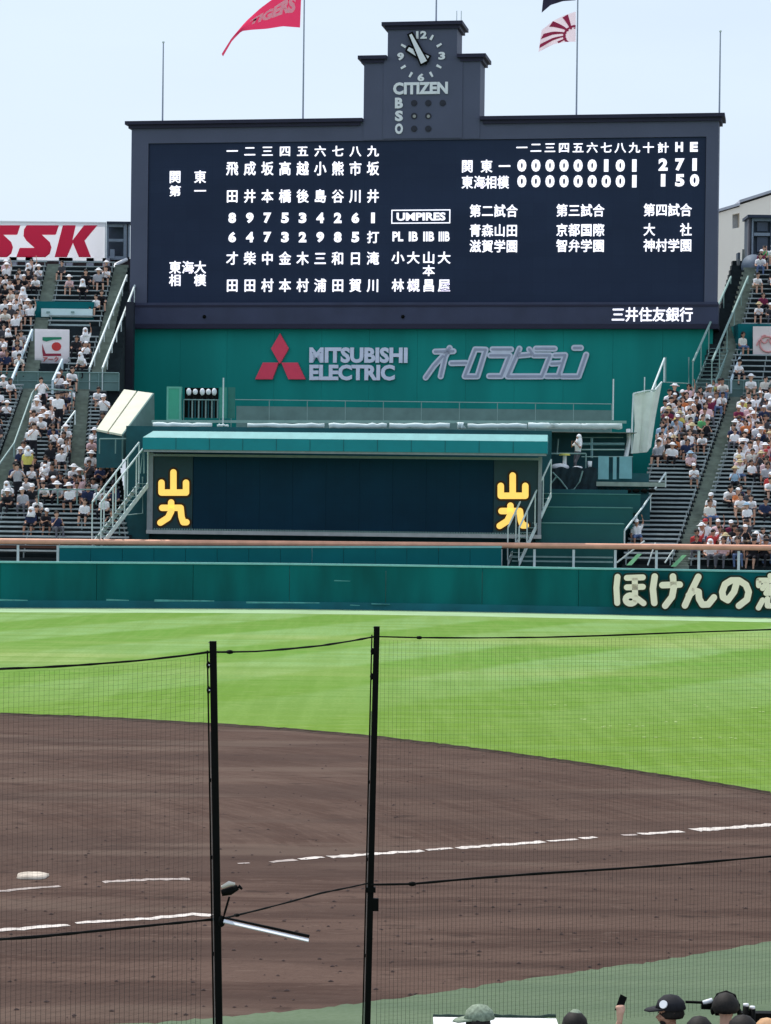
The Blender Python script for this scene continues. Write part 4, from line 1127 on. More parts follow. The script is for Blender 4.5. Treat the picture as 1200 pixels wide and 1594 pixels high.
panel(341, 353, 603, 651, 152.3, 'mesh_screen', mat('dull_mint', (.05,.26,.20), .6, .1, 3), 'narrow dull green panel left of the tall pale post', .1)
panel(354, 366, 603, 651, 152.5, 'shade_panel', mat('darker_mint', (.03,.17,.14), .6, .1, 3), 'narrow darker green panel right of the tall pale post', .1)
panel(287, 340, 604, 650, 154.5, 'dark_board', black, 'black board behind the five white headed lamps on the deck', .2)
for i, px in enumerate((293.5, 303.5, 314.5, 324, 333)):
    A = at(px, 651, 153); B = at(px, 610, 153)
    t = thing('work_lamp', 'slim lamp with white bulb shaped head on dark deck, %s of five from the left' % ordn(i+1), 'lamp', Vector((A.x, 153, A.z)), 'white headed lamps on the deck')
    MB().tube([(0,0,0),(0,0,B.z-A.z-.25)], .05, 6).build('stem', teal_dark, t)
    MB().ball((0,0,B.z-A.z), .16, 10, (1,1,1.5 if i % 2 == 0 else 1.2)).build('head', white_p, t, True)
    MB().tube([(0,0,B.z-A.z-.42),(0,0,B.z-A.z-.24)], [.13,.10], 8).build('collar', black, t)
    MB().box(.18, .27, -.02, .02, 0, 1.15).build('side_upright', steel_d, t)
A, B = at(286, 622, 152.7), at(342, 622, 152.7); rail('lamp_rail', 'grey green rail crossing in front of the five white headed lamps', (A.x,152.7,zd), (B.x,152.7,zd), A.z-zd, 2, .035, steel_d, False)

# slanted cream hatch roofs at both ends
lh = thing('hatch_house', 'slanted roof house with cream panels at the left end of the deck', 'roof house', at(205, 680, 150))
q = [at(150,668,150.4), at(190,676,149.6), at(238,612,154.2), at(193,606,155)]
mid0, mid1 = q[0].lerp(q[1], .45), q[3].lerp(q[2], .45)
for (p0, p1, p2, p3) in ((q[0], q[0].lerp(q[1], .43), q[3].lerp(q[2], .43), q[3]), (q[0].lerp(q[1], .48), q[1], q[2], q[3].lerp(q[2], .48))):
    dn = Vector((0,0,-.12)); MB().quadbox([p0,p1,p2,p3], [p0+dn,p1+dn,p2+dn,p3+dn]).build('roof_panel', mat('cream_roof', (.66,.65,.52), .7, .06, 2), lh, world=True)
e0, e1 = q[1], q[2]; pr = [e0, e1, Vector((e1.x+.1, e1.y, zd-2)), Vector((e0.x, e0.y, zd-2))]
s_ = Vector((.08,0,0)); MB().quadbox([p+s_ for p in pr], [p-s_*.2 for p in pr]).build('side_wall', conc_l, lh, world=True)
pr2 = [q[0]+Vector((0,.2,-.14)), q[1]+Vector((0,.2,-.14)), Vector((q[1].x, q[1].y+.2, 8)), Vector((q[0].x, q[0].y+.2, 8))]
MB().quadbox(pr2[::-1], [p+Vector((0,.1,0)) for p in pr2[::-1]]).build('front_wall', teal_dark, lh, world=True)
rh = thing('draped_tarpaulin', 'pale cream tarpaulin draped over a frame at the right end of the deck', 'tarpaulin', at(1000, 700, 151))
gp_ = [(986,614),(1001,611),(1020,609),(1030,597)], [(988,662),(999,660),(1010,657),(1020,650)], [(984,706),(995,705),(1007,704),(1013,696)]
mb = MB(); NS = 12
def tp(s, t):
    rws = [[at(x, y, 151.5+([0,.5,.25,1.2][i])) for i, (x, y) in enumerate(row)] for row in gp_]
    def cx(row, s): u = s*3; i = min(2, int(u)); return row[i].lerp(row[i+1], u-i)
    a_, b_, c_ = cx(rws[0], s), cx(rws[1], s), cx(rws[2], s); return a_.lerp(b_, t*2) if t < .5 else b_.lerp(c_, t*2-1)
for l in (0, .06):
    for i in range(NS+1):
        for j in range(NS+1):
            p = tp(i/NS, j/NS); mb.v.append((p.x, p.y+.10*math.sin(i*1.9)*j/NS+l, p.z))
qn = (NS+1)**2
for i in range(NS):
    for j in range(NS): a = i*(NS+1)+j; mb.f += [(a,a+1,a+NS+2,a+NS+1),(qn+a,qn+a+NS+1,qn+a+NS+2,qn+a+1)]
mb.build('sheet', tarp, rh, True, True)
MB().tube([at(986,613,151.4), at(984,660,151.3), at(983,706,151.2)], .06).build('frame_pole', steel, rh, world=True)
MB().tube([at(986,613,151.4), at(1003,609,151.9), at(1020,607,151.8), at(1030,595,152.8)], .06).build('frame_pole', steel, rh, world=True)

# right platform: person, black sheeting, blue sheets, recess, rail
PZ = at(900, 733, 148.5).z
pf = thing('platform', 'raised platform with rails beside the right end of the green roof', 'platform', at(900, 760, 148))
A, B = at(838, 768, 147.6), at(1012, 768, 147.6)
MB().box(A.x, B.x, 147.6, 152, 2, at(900, 768.5, 147.6).z).build('base', teal_dark, pf, world=True)
MB().box(A.x, B.x, 148.4, 152, at(900,768.5,147.6).z+.001, PZ-.1).build('inner_block', teal_dark, pf, world=True)
wpst = [(854,690,728),(860,682,728)]
for (x0, y0, x1, y1, r) in ((858,706,912,706,.05),(912,706,912,730,.05),(921,682,921,713,.09),(905,711,985,711,.035),(905,691,972,691,.09),(905,700,972,700,.05),(905,681,970,681,.03),(854,683,842,708,.05),(869,683,867,708,.05)):
    D_ = 150.6 if y0 < 700 else 148.2
    MB().tube([at(x0,y0,D_), at(x1,y1,D_)], r).build('rail', steel_d if r < .08 else mat('blue_grey_rail', (.20,.36,.38), .5, .1, 3), pf, world=True)
MB().tube([at(978,668,151.4), at(979,685,151.3), at(974,712,151)], .14, 8).build('white_post', white_p, pf, world=True)
bs = thing('black_sheeting', 'black net sheeting hung over the platform rail under the standing person', 'sheeting', at(893, 768, 147.4))
mb = MB(); nx, nz_ = 22, 8; g = random.Random(8)
for l in (0, .05):
    for i in range(nx+1):
        for j in range(nz_+1):
            x = 856+(929-856)*i/nx; y = 728+(768-728)*j/nz_+ (1.5*math.sin(i*.9) if j == 0 else 0); p = at(x, y, 147.4)
            mb.v.append((p.x, p.y+.07*math.sin(i*1.7+j*.6)+l, p.z))
qn = (nx+1)*(nz_+1)
for i in range(nx):
    for j in range(nz_): a = i*(nz_+1)+j; mb.f += [(a,a+1,a+nz_+2,a+nz_+1),(qn+a,qn+a+nz_+1,qn+a+nz_+2,qn+a+1)]
mb.build('sheet', mat('black_net_sheet', (.008,.022,.032), .7, .4, 3), bs, True, True)
for pts in ([(860,735),(872,747),(882,760),(886,768)], [(907,733),(902,750),(893,762),(880,764)], [(866,742),(858,752)]):
    MB().tube([at(x, y, 147.2) for x, y in pts], .05).build('rope', steel_d, bs, world=True)
bl = mat('pale_blue_sheet', (.19,.40,.45), .6, .12, 1.5)
for (x0, x1, y0, y1, nm) in ((931,948,710,746,'left'),(954,960,711,746,'middle'),(964,984,711,745,'right')):
    A = at(x0, y1, 147.9); B = at(x1, y0, 147.9)
    o = MB().quadbox([(A.x,147.9,A.z),(B.x,147.95,A.z),(B.x,148.0,B.z),(A.x,147.95,B.z)], [(A.x,148.0,A.z),(B.x,148.05,A.z),(B.x,148.1,B.z),(A.x,148.05,B.z)]).build('blue_sheet', bl)
    tag(o, 'pale blue sheet hung on the platform rail, %s one of three' % nm, 'sheet', 'pale blue sheets on the platform rail')
A = at(928, 753, 147.5); B = at(1035, 754, 147.5)
o = MB().box(A.x, B.x, 147.4, 148.3, A.z-.14, A.z+.12).build('platform_ledge', mat('ledge_grey', (.28,.33,.30), .8, .15, 3)); tag(o, 'grey ledge below the pale blue sheets', 'ledge')
mb = MB()
for i, x in enumerate((936,952,962,977,990,1003,1015)):
    p = at(x, 764, 147.3); mb = MB().ball((p.x, p.y, p.z), .20, 8, (1.2,.6,.7)); 
    o = mb.build('dark_bundle', black, None, True); tag(o, 'small dark bundle lying under the grey ledge, %s from the left' % ordn(i+1), 'bundle', 'dark bundles under the grey ledge')
# white sack & yellow drum on the platform
p = at(871, 727, 148.1); o = MB().ball((p.x, p.y, p.z), .36, 12, (1.65,.8,.62)).build('white_sack', white_p, None, True); tag(o, 'plump white sack lying on the platform left of the standing person', 'sack')
p = at(899, 728, 148.0); o = MB().ball((p.x, p.y, p.z), .2, 10, (1.6,.8,.5)).build('white_bundle', white_p, None, True); tag(o, 'small white bundle at the feet of the person on the platform', 'bundle')
p = at(918, 723, 148.0); o = MB().tube([p+Vector((0,0,-.25)), p+Vector((0,0,.2))], [.10,.14], 8).build('paper_cup', white_p, None, True); tag(o, 'white bucket standing right of the person on the platform', 'bucket'); o.name = 'bucket'
p = at(879, 708, 148.3); t = thing('yellow_table', 'small round yellow topped table on the platform', 'table', p+Vector((0,0,-.7)))
MB().tube([(0,0,.66),(0,0,.78)], .34, 12).build('top', SHM['yellow'], t); MB().tube([(0,0,0),(0,0,.66)], .12, 8).build('stem', white_p, t)
pz = at(896, 733, 148.6)
person(STP[1][0], STP[1][1], (pz.x, 148.7, pz.z-.15), -.9, 'white', 'grey', 1, 'towel', 'white', 'person in white shirt and white hood standing on the platform by the green roof', sc=1.36)
# green covered steps under the platform
gs = thing('green_steps', 'three broad dark green covered steps below the raised platform', 'steps', at(915, 840, 143))
cov = mat('green_step_cover', (.006,.088,.088), .6, .1, .6); lip = mat('step_lip', (.08,.22,.20), .6, .1, 3)
for (x0, x1, y0, y1, D_) in ((833,972,815,840,143.0),(844,985,790,813.5,144.6),(848,997,769,789,146.2)):
    A = at(x0, y1, D_); B = at(x1, y0, D_)
    MB().box(A.x, B.x, D_, D_+1.59, A.z-.3, B.z-.06).build('step', cov, gs, world=True)
    MB().box(A.x, B.x, D_-.03, D_+1.59, B.z-.058, B.z).build('lip', lip, gs, world=True)
for y, D_ in ((866,141.9),(873,141.7)):
    A = at(797, y, D_); B = at(954, y, D_); o = MB().box(A.x, B.x, D_, D_+.12, A.z-.05, A.z+.04).build('step_nosing', steel_d)
    tag(o, 'thin pale nosing behind the orange rail posts, %s one' % ('upper' if y == 866 else 'lower'), 'nosing')
A = at(795, 860, 142.2); B = at(957, 860, 142.2); o = MB().box(A.x, B.x, 142.2, 142.6, 2, at(870,852,142.2).z).build('green_backing', cov); tag(o, 'dark green board behind the orange rail under the covered steps', 'board')

# ---------------------------------------------------------------- steel stairs beside the screens
def stair(name, label, A, B, wdt, hrail, n_, posts, mt=None, flip=1, steps=True):
    """steel stair with stringers, treads, posts and hand rails from A up to B"""
    mt = mt or steel; t = thing(name, label, 'stairs', A); d = B-A; hx = Vector((d.x, d.y, 0)).normalized(); sd_ = Vector((hx.y, -hx.x, 0))*wdt
    for k_, o_ in enumerate((Vector((0,0,0)), sd_)):
        a, b_ = A+o_, B+o_; th_ = Vector((hx.y, -hx.x, 0))*.06; dn = Vector((0,0,-(.34 if wdt < .85 else .75)))
        MB().quadbox([a+dn, b_+dn, b_, a], [a+dn+th_, b_+dn+th_, b_+th_, a+th_]).build('stringer', mt, t, world=True)
        MB().tube([a+Vector((0,0,hrail)), b_+Vector((0,0,hrail))], .055 if wdt < .85 else .085, 6).build('hand_rail', mt, t, world=True)
        for i in range(posts):
            p = a.lerp(b_, i/(posts-1)); MB().tube([p, p+Vector((0,0,hrail))], .042, 5).build('post', mt, t, world=True)
    if steps:
        for i in range(n_):
            p = A+d*(i+.5)/n_; q = p+sd_; w_ = hx*.13
            MB().quadbox([p-w_, q-w_, q+w_, p+w_], [v+Vector((0,0,.04)) for v in (p-w_, q-w_, q+w_, p+w_)]).build('tread', steel_d, t, world=True)
    return t
stair('steel_stairs', 'pale steel stairs rising beside the left end of the message screen', at(143,844,141.9), at(216,750,144.8), .75, 2.35, 14, 5)
stair('steel_stairs', 'pale steel stairs at the right end of the message screen', at(790,872,141.9), at(840,765,144.4), .8, 1.9, 14, 5)
stair('steel_stairs', 'long pale stairs climbing beside the left edge of the scoreboard', at(139,618,168.5), at(197,470,183.5), .9, 2.0, 22, 9)
stair('steel_stairs', 'long pale green stairs climbing beside the right edge of the scoreboard', at(1078,606,166.5), at(1137,470,184.5), 1.3, 1.9, 24, 6, mat('pale_green_stringer', (.24,.36,.33), .6, .12, 2))
def pipe(name, label, pts, r=.05, mt=None, cat='handrail', posts=0, hp=.9):
    P_ = [at(*p) for p in pts]; t = thing(name, label, cat, P_[0]); MB().tube(P_, r, 6).build('rail', mt or steel, t, world=True)
    for i in range(posts):
        u = i/(posts-1)*(len(P_)-1); j = min(len(P_)-2, int(u)); p = P_[j].lerp(P_[j+1], u-j)
        MB().tube([p, p-Vector((0,0,hp))], r*.8, 5).build('post', mt or steel, t, world=True)
    return t
pipe('handrail', 'thick pale handrail sloping along the aisle left of the banner', [(18,592,166),(50,514,174)], .11, mat('blue_white_rail', (.50,.62,.68), .5, .05, 3), posts=3)
pipe('handrail', 'short thick pale handrail under the right corner of the left banner', [(82,593,166),(97,560,169)], .10, MATS['blue_white_rail'], posts=2)
pipe('handrail', 'dull green handrail sloping from the left edge up to the cross walkway', [(-5,728,152),(22,690,156),(50,612,163),(56,605,163.5),(112,608,163.5)], .06, mat('sage_rail', (.22,.33,.32), .5, .1, 3), posts=5)
pipe('handrail', 'pale handrail beside the steps under the slanted hatch roof', [(96,668,158),(117,640,160)], .06, steel, posts=2)
pipe('handrail', 'pale green horizontal rail with struts above the left end stairs', [(155,683,147),(205,683,147)], .05, steel_d, posts=3)
pipe('handrail', 'pale rail on the walkway between the two left aisles', [(60,762,146),(150,762,146)], .05, steel_d, posts=4)
pipe('handrail', 'pale green handrail rising right of the cream tarpaulin', [(1005,660,152),(1013,612,156),(1034,558,162)], .07, steel, posts=4, hp=1.6)
pipe('handrail', 'thin pale rail frame standing right of the deck end', [(1036,556,163),(1036,595,163),(1072,597,163),(1072,556,163)], .05, steel_d)
pipe('handrail', 'blue grey handrail beside the pink sketch banner', [(1138,592,168),(1150,560,172),(1169,508,178)], .09, MATS['blue_white_rail'], posts=3)
pipe('handrail', 'grey handrail sloping beside the seats right of the covered steps', [(972,826,143),(1000,790,146),(1036,736,151)], .06, steel, posts=4)
for i, (a, b_) in enumerate((((960,876),(1003,842)), ((1008,880),(1020,845)), ((1035,876),(1052,850)))):
    pipe('handrail', 'low slanting rail behind the orange rail, %s from the covered steps' % ordn(i+1), [(a[0],a[1],141.7),(b_[0],b_[1],142.3)], .045, steel)
ltg = mat('bright_green_plate', (.20,.50,.25), .6, .1, 3)
for i, (a, b_) in enumerate((((975,880),(992,862)), ((1044,882),(1062,864)))):
    P_ = [at(a[0],a[1],141.7), at(a[0]+8,a[1],141.7), at(b_[0]+7,b_[1],142.1), at(b_[0],b_[1],142.1)]
    o = MB().quadbox(P_, [p+Vector((0,.05,0)) for p in P_]).build('green_plate', ltg); tag(o, 'light green slanting plate behind the fence top, %s of the pair' % ('left' if i == 0 else 'right'), 'plate')
# gate frame left of the message screen
A = at(198, 835, 145.6); B = at(233, 700, 145.6)
o = MB().box(A.x, B.x, 145.6, 146.5, 2.2, B.z).build('green_hoarding', teal_dark); tag(o, 'dark green hoarding between the left stairs and the message screen', 'hoarding')
pipe('gate', 'grey pipe gate frame left of the message screen frame', [(186,833,144.8),(186,803,144.8),(222,799,144.8),(222,742,144.8)], .05, steel_d, 'gate')
pipe('gate', 'thin dark green upright frame at the left end of the roof', [(218,737,143),(224,690,143),(224,737,143)], .05, steel_d, 'gate')
# column at the left edge of the scoreboard
A = at(194, 640, 176.5); B = at(208, 470, 176.5)
o = MB().box(A.x, B.x, 176.5, 177.6, 10, B.z).build('dark_column', mat('blue_black_steel', (.012,.016,.028), .6, .1, 2)); tag(o, 'blue black steel column under the left end of the scoreboard', 'column')

# ---------------------------------------------------------------- vomitory boxes and banners
def vom(x0, x1, y0, y1, D, nm):
    A = at(x0, y1, D); B = at(x1, y0, D); t = thing('stair_housing', nm, 'stair housing', Vector(((A.x+B.x)/2, D, A.z)))
    MB().box(A.x, B.x, D, D+.4, A.z-1.2, B.z).build('front_wall', fence_green, t, world=True)
    MB().box(A.x, A.x+.3, D+.4, D+6, A.z-.6, B.z).build('side_wall', fence_green, t, world=True)
    MB().box(B.x-.3, B.x, D+.4, D+6, A.z-.6, B.z).build('side_wall', fence_green, t, world=True)
    return t
v = vom(54, 146, 470, 520, 177.5, 'dark green stair housing with two white benches above the left banner')
for (x0, x1, y0, y1, D_) in ((64,144,481,493,177.2),(52,140,505,513,176.6)):
    A = at(x0, y1, D_); B = at(x1, y0, D_); o = MB().box(A.x, B.x, D_, D_+.25, A.z, B.z).build('white_board', mat('pale_cyan_white', (.62,.76,.78), .6, .05, 2))
    tag(o, 'long pale board on the dark stair housing, %s of two' % ('upper' if y0 < 500 else 'lower'), 'board')
for x in (75, 113):
    p = at(x, 486, 177.1); MB().box(p.x-.12, p.x+.12, 177.05, 177.15, p.z-.06, p.z+.06).build('bracket', steel_d, v, world=True)
A = at(50, 600, 171.5); B = at(110, 570, 171.5); o = MB().box(A.x, B.x, 171.5, 176, A.z-1, B.z-.02).build('stair_mouth', black); tag(o, 'dark stair mouth in the stand below the left banner', 'stair mouth')
BD = 171.2
bn = thing('banner', 'white banner with green bar, red ball and small red letters in the left stand', 'banner', at(81, 572, BD))
def bpoly(t, pts, y, mt, nm, D_=BD, dep=.03):
    P_ = [at(px, py, D_) for px, py in pts]; MB().prism([(p.x, p.z) for p in P_][::-1], D_-y, D_-y+dep).build(nm, mt, t, world=True)
bwm = cloth('banner_white', (.88,.86,.90), .5)
bpoly(bn, [(54,512),(108,513),(108,562),(96,574),(54,573)], 0, bwm, 'cloth', dep=.06)
z5 = lambda x, y: (x/4.8, 330+y/4.8)
bgm = mat('banner_green', (.02,.22,.13), .7, .05, 3); brm = mat('banner_red', (.60,.05,.05), .7, .05, 3); bdm = mat('banner_dark_red', (.30,.03,.06), .7, .05, 3)
bpoly(bn, [z5(*p) for p in ((318,935),(460,935),(460,952),(400,955),(345,968),(318,960))], .05, bgm, 'green_bar')
bpoly(bn, [z5(422+36*math.cos(-2*math.pi*j/14), 1006+33*math.sin(2*math.pi*j/14)*-1) for j in range(14)], .05, brm, 'red_ball')
bpoly(bn, [z5(*p) for p in ((316,985),(330,1030),(342,1058),(455,1058),(458,1076),(322,1078),(316,1040))], .05, bdm, 'red_curve')
for i, ch in enumerate('アーク'):
    p = at(*z5(338+i*42, 1100), BD); o = char_obj(ch, 0, 0, .40, .40, brm, bn, 0, .004, .02, 'banner_character')
    o.location = (p.x-bn.matrix_world[0][3], -.06, p.z-bn.matrix_world[2][3])
rb = thing('banner', 'white banner with a pink sketched figure cut by the right edge', 'banner', at(1190, 572, 173))
v2 = vom(1148, 1240, 505, 585, 173.6, 'dark green stair housing behind the pink sketch banner at the right edge')
bpoly(rb, [(1172,508),(1236,508),(1236,572),(1172,572)], 0, mat('cream_pink_cloth', (.78,.66,.66), .8, .04, 1), 'cloth', 173, .06)
pk = mat('pink_print', (.70,.30,.30), .8, .05, 3)
for j, pts in enumerate((arc(1196,536,13,12,20,200,10), arc(1194,541,16,17,190,350,12), arc(1190,528,5,6,0,300,8), arc(1203,530,5,6,0,300,8))):
    P_ = [at(x, y, 172.9) for x, y in pts]; MB().tube([Vector((p.x, 172.93, p.z)) for p in P_], .06, 5).build('printed_curve', pk, rb, world=True)
# green parapet in front of the vomitories (walkway wall) on the right
A = at(1030, 600, 167.4); B = at(1200, 602, 167.4)

# ---------------------------------------------------------------- things at the back of the upper left stand
SD = 189.6
sg = thing('advertising_board', 'large white board with red slanted letters above the left stand', 'sign', at(80, 402, SD))
A = at(-90, 404, SD); B = at(165, 346, SD); MB().add([(A.x,SD,A.z),(B.x,SD,A.z),(B.x,SD,B.z),(A.x,SD,B.z)],[(0,1,2,3)]).build('vinyl_sheet', cloth('board_white', (.92,.91,.95), .6, .02), sg, world=True)
fbm = MB().box(A.x, B.x, SD+.02, SD+.12, A.z-.02, A.z+.08).box(A.x, B.x, SD+.02, SD+.12, B.z-.08, B.z+.02).box(B.x-.08, B.x+.02, SD+.02, SD+.12, A.z+.08, B.z-.08)
fbm.build('sheet_frame', steel, sg, world=True)
zs = lambda x, y: (x/4.8, 330+y/4.8)
ssk = cloth('crimson_letter', (1.0,.09,.22), .6, .0); sske = cloth('deep_crimson_edge', (.80,.03,.12), .5, .02)
Spoly = [(200,100),(440,100),(418,168),(310,168),(372,225),(385,265),(372,312),(340,338),(122,338),(146,272),(262,272),(198,215),(176,180),(180,130)]
letters = [[(x-288, y) for x, y in Spoly], Spoly, [(470,100),(565,100),(540,215),(628,100),(728,100),(632,215),(680,338),(590,338),(545,232),(500,338),(408,338)]]
for lp_ in letters:
    cxx = sum(p[0] for p in lp_)/len(lp_); cyy = sum(p[1] for p in lp_)/len(lp_)
    bpoly(sg, [zs(*p) for p in lp_], .04, sske, 'letter_back', SD, .02)
    bpoly(sg, [zs(cxx+(p[0]-cxx)*.965, cyy+(p[1]-cyy)*.94) for p in lp_], .07, ssk, 'letter', SD, .02)
# row of pillars with dark openings below the board
wl = thing('rear_wall', 'grey rear wall with dark square openings under the advertising board', 'wall', at(90, 432, 189.8))
A = at(-90, 436, 189.8); B = at(205, 402, 189.8); MB().box(A.x, B.x, 190.2, 190.6, A.z-6, B.z-.02).build('back', mat('dark_brown_inside', (.06,.045,.05), .9, .2, 2), wl, world=True)
for x in (-60,-20,20,45,97,107,140,165): 
    p = at(x, 420, 189.6); MB().box(p.x-.28, p.x+.28, 189.6, 190.1, A.z-6, B.z-.03).build('pillar', mat('pale_pillar', (.36,.36,.42), .8, .1, 3), wl, world=True)
p = at(0, 428, 189.5); MB().box(A.x, B.x, 189.45, 189.58, p.z-.2, p.z+.15).build('ledge', MATS['pale_pillar'], wl, world=True)
# lattice frame between the sign and the scoreboard
lf = thing('lattice_tower', 'grey steel lattice frame between the white board and the scoreboard', 'frame', at(185, 430, SD))
gm = mat('blue_grey_steel', (.24,.29,.36), .5, .1, 3); gmd = mat('dark_blue_grey', (.05,.07,.10), .6, .15, 2)
def pb(t, x0, x1, y0, y1, D_, dep, mt, nm):
    A = at(x0, y1, D_); B = at(x1, y0, D_); MB().box(A.x, B.x, D_, D_+dep, A.z, B.z).build(nm, mt, t, world=True)
pb(lf, 165.5, 202, 346, 425, SD+1.2, .3, gmd, 'backing'); pb(lf, 166, 203, 345, 348, SD-.1, 1.2, mat('navy_top', (.03,.04,.07), .6, .1, 3), 'top_beam')
for (x0, x1, y0, y1) in ((165.5,169,348,405),(169,192,349,353),(169,192,372,376),(192,197,347,405),(199,202,349,400),(169,192,399,404),(171,178,388,402)): pb(lf, x0, x1, y0, y1, SD+.1+.05*(x0 % 3), .35, gm, 'member')
MB().tube([at(197,404,SD-1), at(180,412,SD-2), at(178,420,SD-3)], .14).build('curved_pipe', white_p, lf, world=True)

# ---------------------------------------------------------------- right background
cb_ = thing('cream_building', 'cream plastered building with grey sloping roof edge behind the right stand', 'building', at(1170, 430, 255))
cm = mat('cream_plaster', (.97,.88,.76), .85, .04, .15)
CD = 255
def quadD(pts, D_, dep, mt, nm, t):
    P_ = [at(x, y, D_) for x, y in pts]; MB().prism([(p.x, p.z) for p in P_][::-1], D_, D_+dep).build(nm, mt, t, world=True)
win = [(1140,333),(1151,331),(1151,354),(1140,356)]
quadD([(1110,334),(1140,325),(1140,470),(1110,470)], CD, 9, cm, 'wall', cb_)
quadD([(1140.05,325),(1151,322),(1151,331.5),(1140.05,334)], CD, 9, cm, 'wall', cb_)
quadD([(1140.05,356),(1151,354),(1151,470),(1140.05,470)], CD, 9, cm, 'wall', cb_)
quadD([(1151.05,319),(1300,272),(1300,470),(1151.05,470)], CD, 9, cm, 'wall', cb_)
quadD([(1139,332),(1152,330),(1152,357),(1139,357)], CD+1.2, .2, mat('window_glass', (.55,.58,.62), .2, .1, 2), 'window', cb_)
mt_ = mat('grey_roof_edge', (.46,.47,.52), .6, .1, 2)
for (x0, y0, x1, y1) in ((1108,332.5,1152,319.5),(1151,315.5,1302,267.5)):
    A = at(x0, y0, CD-.3); B = at(x1, y1, CD-.3); MB().quadbox([(A.x,CD-.3,A.z),(B.x,CD-.3,B.z),(B.x,CD-.3,B.z+.28),(A.x,CD-.3,A.z+.28)],
        [(A.x,CD+9.2,A.z),(B.x,CD+9.2,B.z),(B.x,CD+9.2,B.z+.28),(A.x,CD+9.2,A.z+.28)]).build('roof_edge', mt_, cb_, world=True)
rt = thing('glazed_tower', 'dark glazed steel tower standing behind the right upper stand', 'tower', at(1185, 430, 192))
pb(rt, 1163, 1240, 336, 460, 192.6, 2, gmd, 'core')
pb(rt, 1164, 1240, 335, 338.5, 191.6, 3, MATS['navy_top'], 'top_beam')
for (x0, x1, y0, y1) in ((1164,1168.5,339,430),(1169,1173,339,430),(1173,1240,340,344),(1173.5,1199,362.5,367),(1199.3,1203,344.2,430)): pb(rt, x0, x1, y0, y1, 192.0+.02*(x0 % 5), .5, gm if x0 > 1168 else mat('grey_mast', (.12,.11,.13), .6, .1, 3), 'member')
for (y0, y1) in ((346,360),(369,392)): pb(rt, 1178, 1195, y0, y1, 192.35, .2, mat('blue_grey_glass', (.06,.085,.13), .25, .2, 1), 'pane')
sp_ = thing('horn_speaker', 'large round grey loudspeaker horn at the top of the right stand', 'loudspeaker', at(1168, 435, 188))
c = at(1171, 416, 187.6)
MB().tube([c+Vector((0,-.5,0)), c+Vector((0,.2,0)), c+Vector((0,1.2,0))], [.95,.80,.35], 18).build('horn', mat('grey_horn', (.20,.25,.32), .5, .08, 2), sp_, True, world=True)
MB().tube([c+Vector((.35,-.62,.2)), c+Vector((.75,-.62,-.1)), c+Vector((.5,-.62,-.7))], .10).build('rim', gmd, sp_, world=True)
MB().box(c.x-1.15, c.x-.98, 187.4, 188.4, c.z-1.2, c.z+1.1).build('side_plate', gmd, sp_, world=True)
MB().tube([c+Vector((0,.3,-.8)), c+Vector((0,.3,-2.2))], .12).build('stand', gmd, sp_, world=True)
p = at(1192, 405, 188.3); o = MB().tube([p+Vector((0,0,-1.3)), p+Vector((0,0,.5)), p+Vector((0,0,.7))], [.5,.5,.3], 10).build('round_tank', mat('pale_tank', (.42,.45,.54), .5, .06, 3), None, True); tag(o, 'pale rounded tank right of the loudspeaker horn', 'tank')
for i, px in enumerate((1149.5, 1157)):
    A = at(px, 425, 187.5); h_ = (1.55, 2.6)[i]; o = MB().tube([(0,0,-.8),(0,0,h_*.7)], .13, 6).build('short_mast', mat('drab_mast', (.20,.20,.19), .7, .1, 3)); o.location = A
    tag(o, 'short drab mast left of the loudspeaker horn, %s of two' % ('shorter' if i == 0 else 'taller'), 'mast')

# ---------------------------------------------------------------- foreground: net, posts, people
ND = [(-120,21.6),(0,23.8),(331,26.0),(586,29.2),(900,30.6),(1200,32.0),(1340,32.6)]
def nd(px):
    for i in range(len(ND)-1):
        if px <= ND[i+1][0] or i == len(ND)-2:
            a, b_ = ND[i], ND[i+1]; return a[1]+(b_[1]-a[1])*(px-a[0])/(b_[0]-a[0])
def ropeline(tab, n_=40):
    out = []
    x0, x1 = tab[0][0], tab[-1][0]
    for i in range(n_+1):
        x = x0+(x1-x0)*i/n_; out.append(at(x, interp(tab, (x))[0], nd(x)))
    return out
def post2(px0, py0, px1, D, r, lbl):
    A = at(px0, py0, D); B = Vector((at(px1, 1594, D).x, D, 0)); Bz = at(px1, 1594, D)
    d = (Bz-A); B = A+d*((A.z+.0)/(-d.z)); t = thing('net_post', lbl, 'post', B, 'black posts holding the protective net')
    dirn = (A-B); mb = MB(); hw_ = r
    mb.add([(-hw_,-hw_,0),(hw_,-hw_,0),(hw_,hw_,0),(-hw_,hw_,0)]+[(dirn.x+sx*hw_, sy*hw_, dirn.z) for sx, sy in ((-1,-1),(1,-1),(1,1),(-1,1))],
           [(0,3,2,1),(4,5,6,7),(0,1,5,4),(1,2,6,5),(2,3,7,6),(3,0,4,7)])
    mb.build('shaft', black, t); return t, A, B
pl, PA, PB = post2(331.5, 998, 341, 26.0, .036, 'black square post nearer the left, carrying a small bracket')
pr_, QA, QB = post2(586.5, 975, 572, 29.2, .036, 'taller black square post right of the bracketed one')
def on(A, B, py, D):  # point on a post at photograph row py
    z = at(0, py, D).z; u = (A.z-z)/(A.z-B.z); return A+(B-A)*u
grey_edge = mat('worn_grey_highlight', (.16,.16,.155), .4, .2, 5)
for (A, B, t, D) in ((PA, PB, pl, 26.0), (QA, QB, pr_, 29.2)):
    o1 = Vector((-.058, -.01, 0)); MB().tube([A+o1+Vector((0,0,-.1)), B+o1], .010, 6).build('lacing_cable', black, t, world=True)
    MB().box(-.006+ (A.x-.0)-.036-.004, A.x-.036, A.y-.034, A.y-.030, A.z-.02, A.z-.01).build('cap_lip', grey_edge, t, world=True)
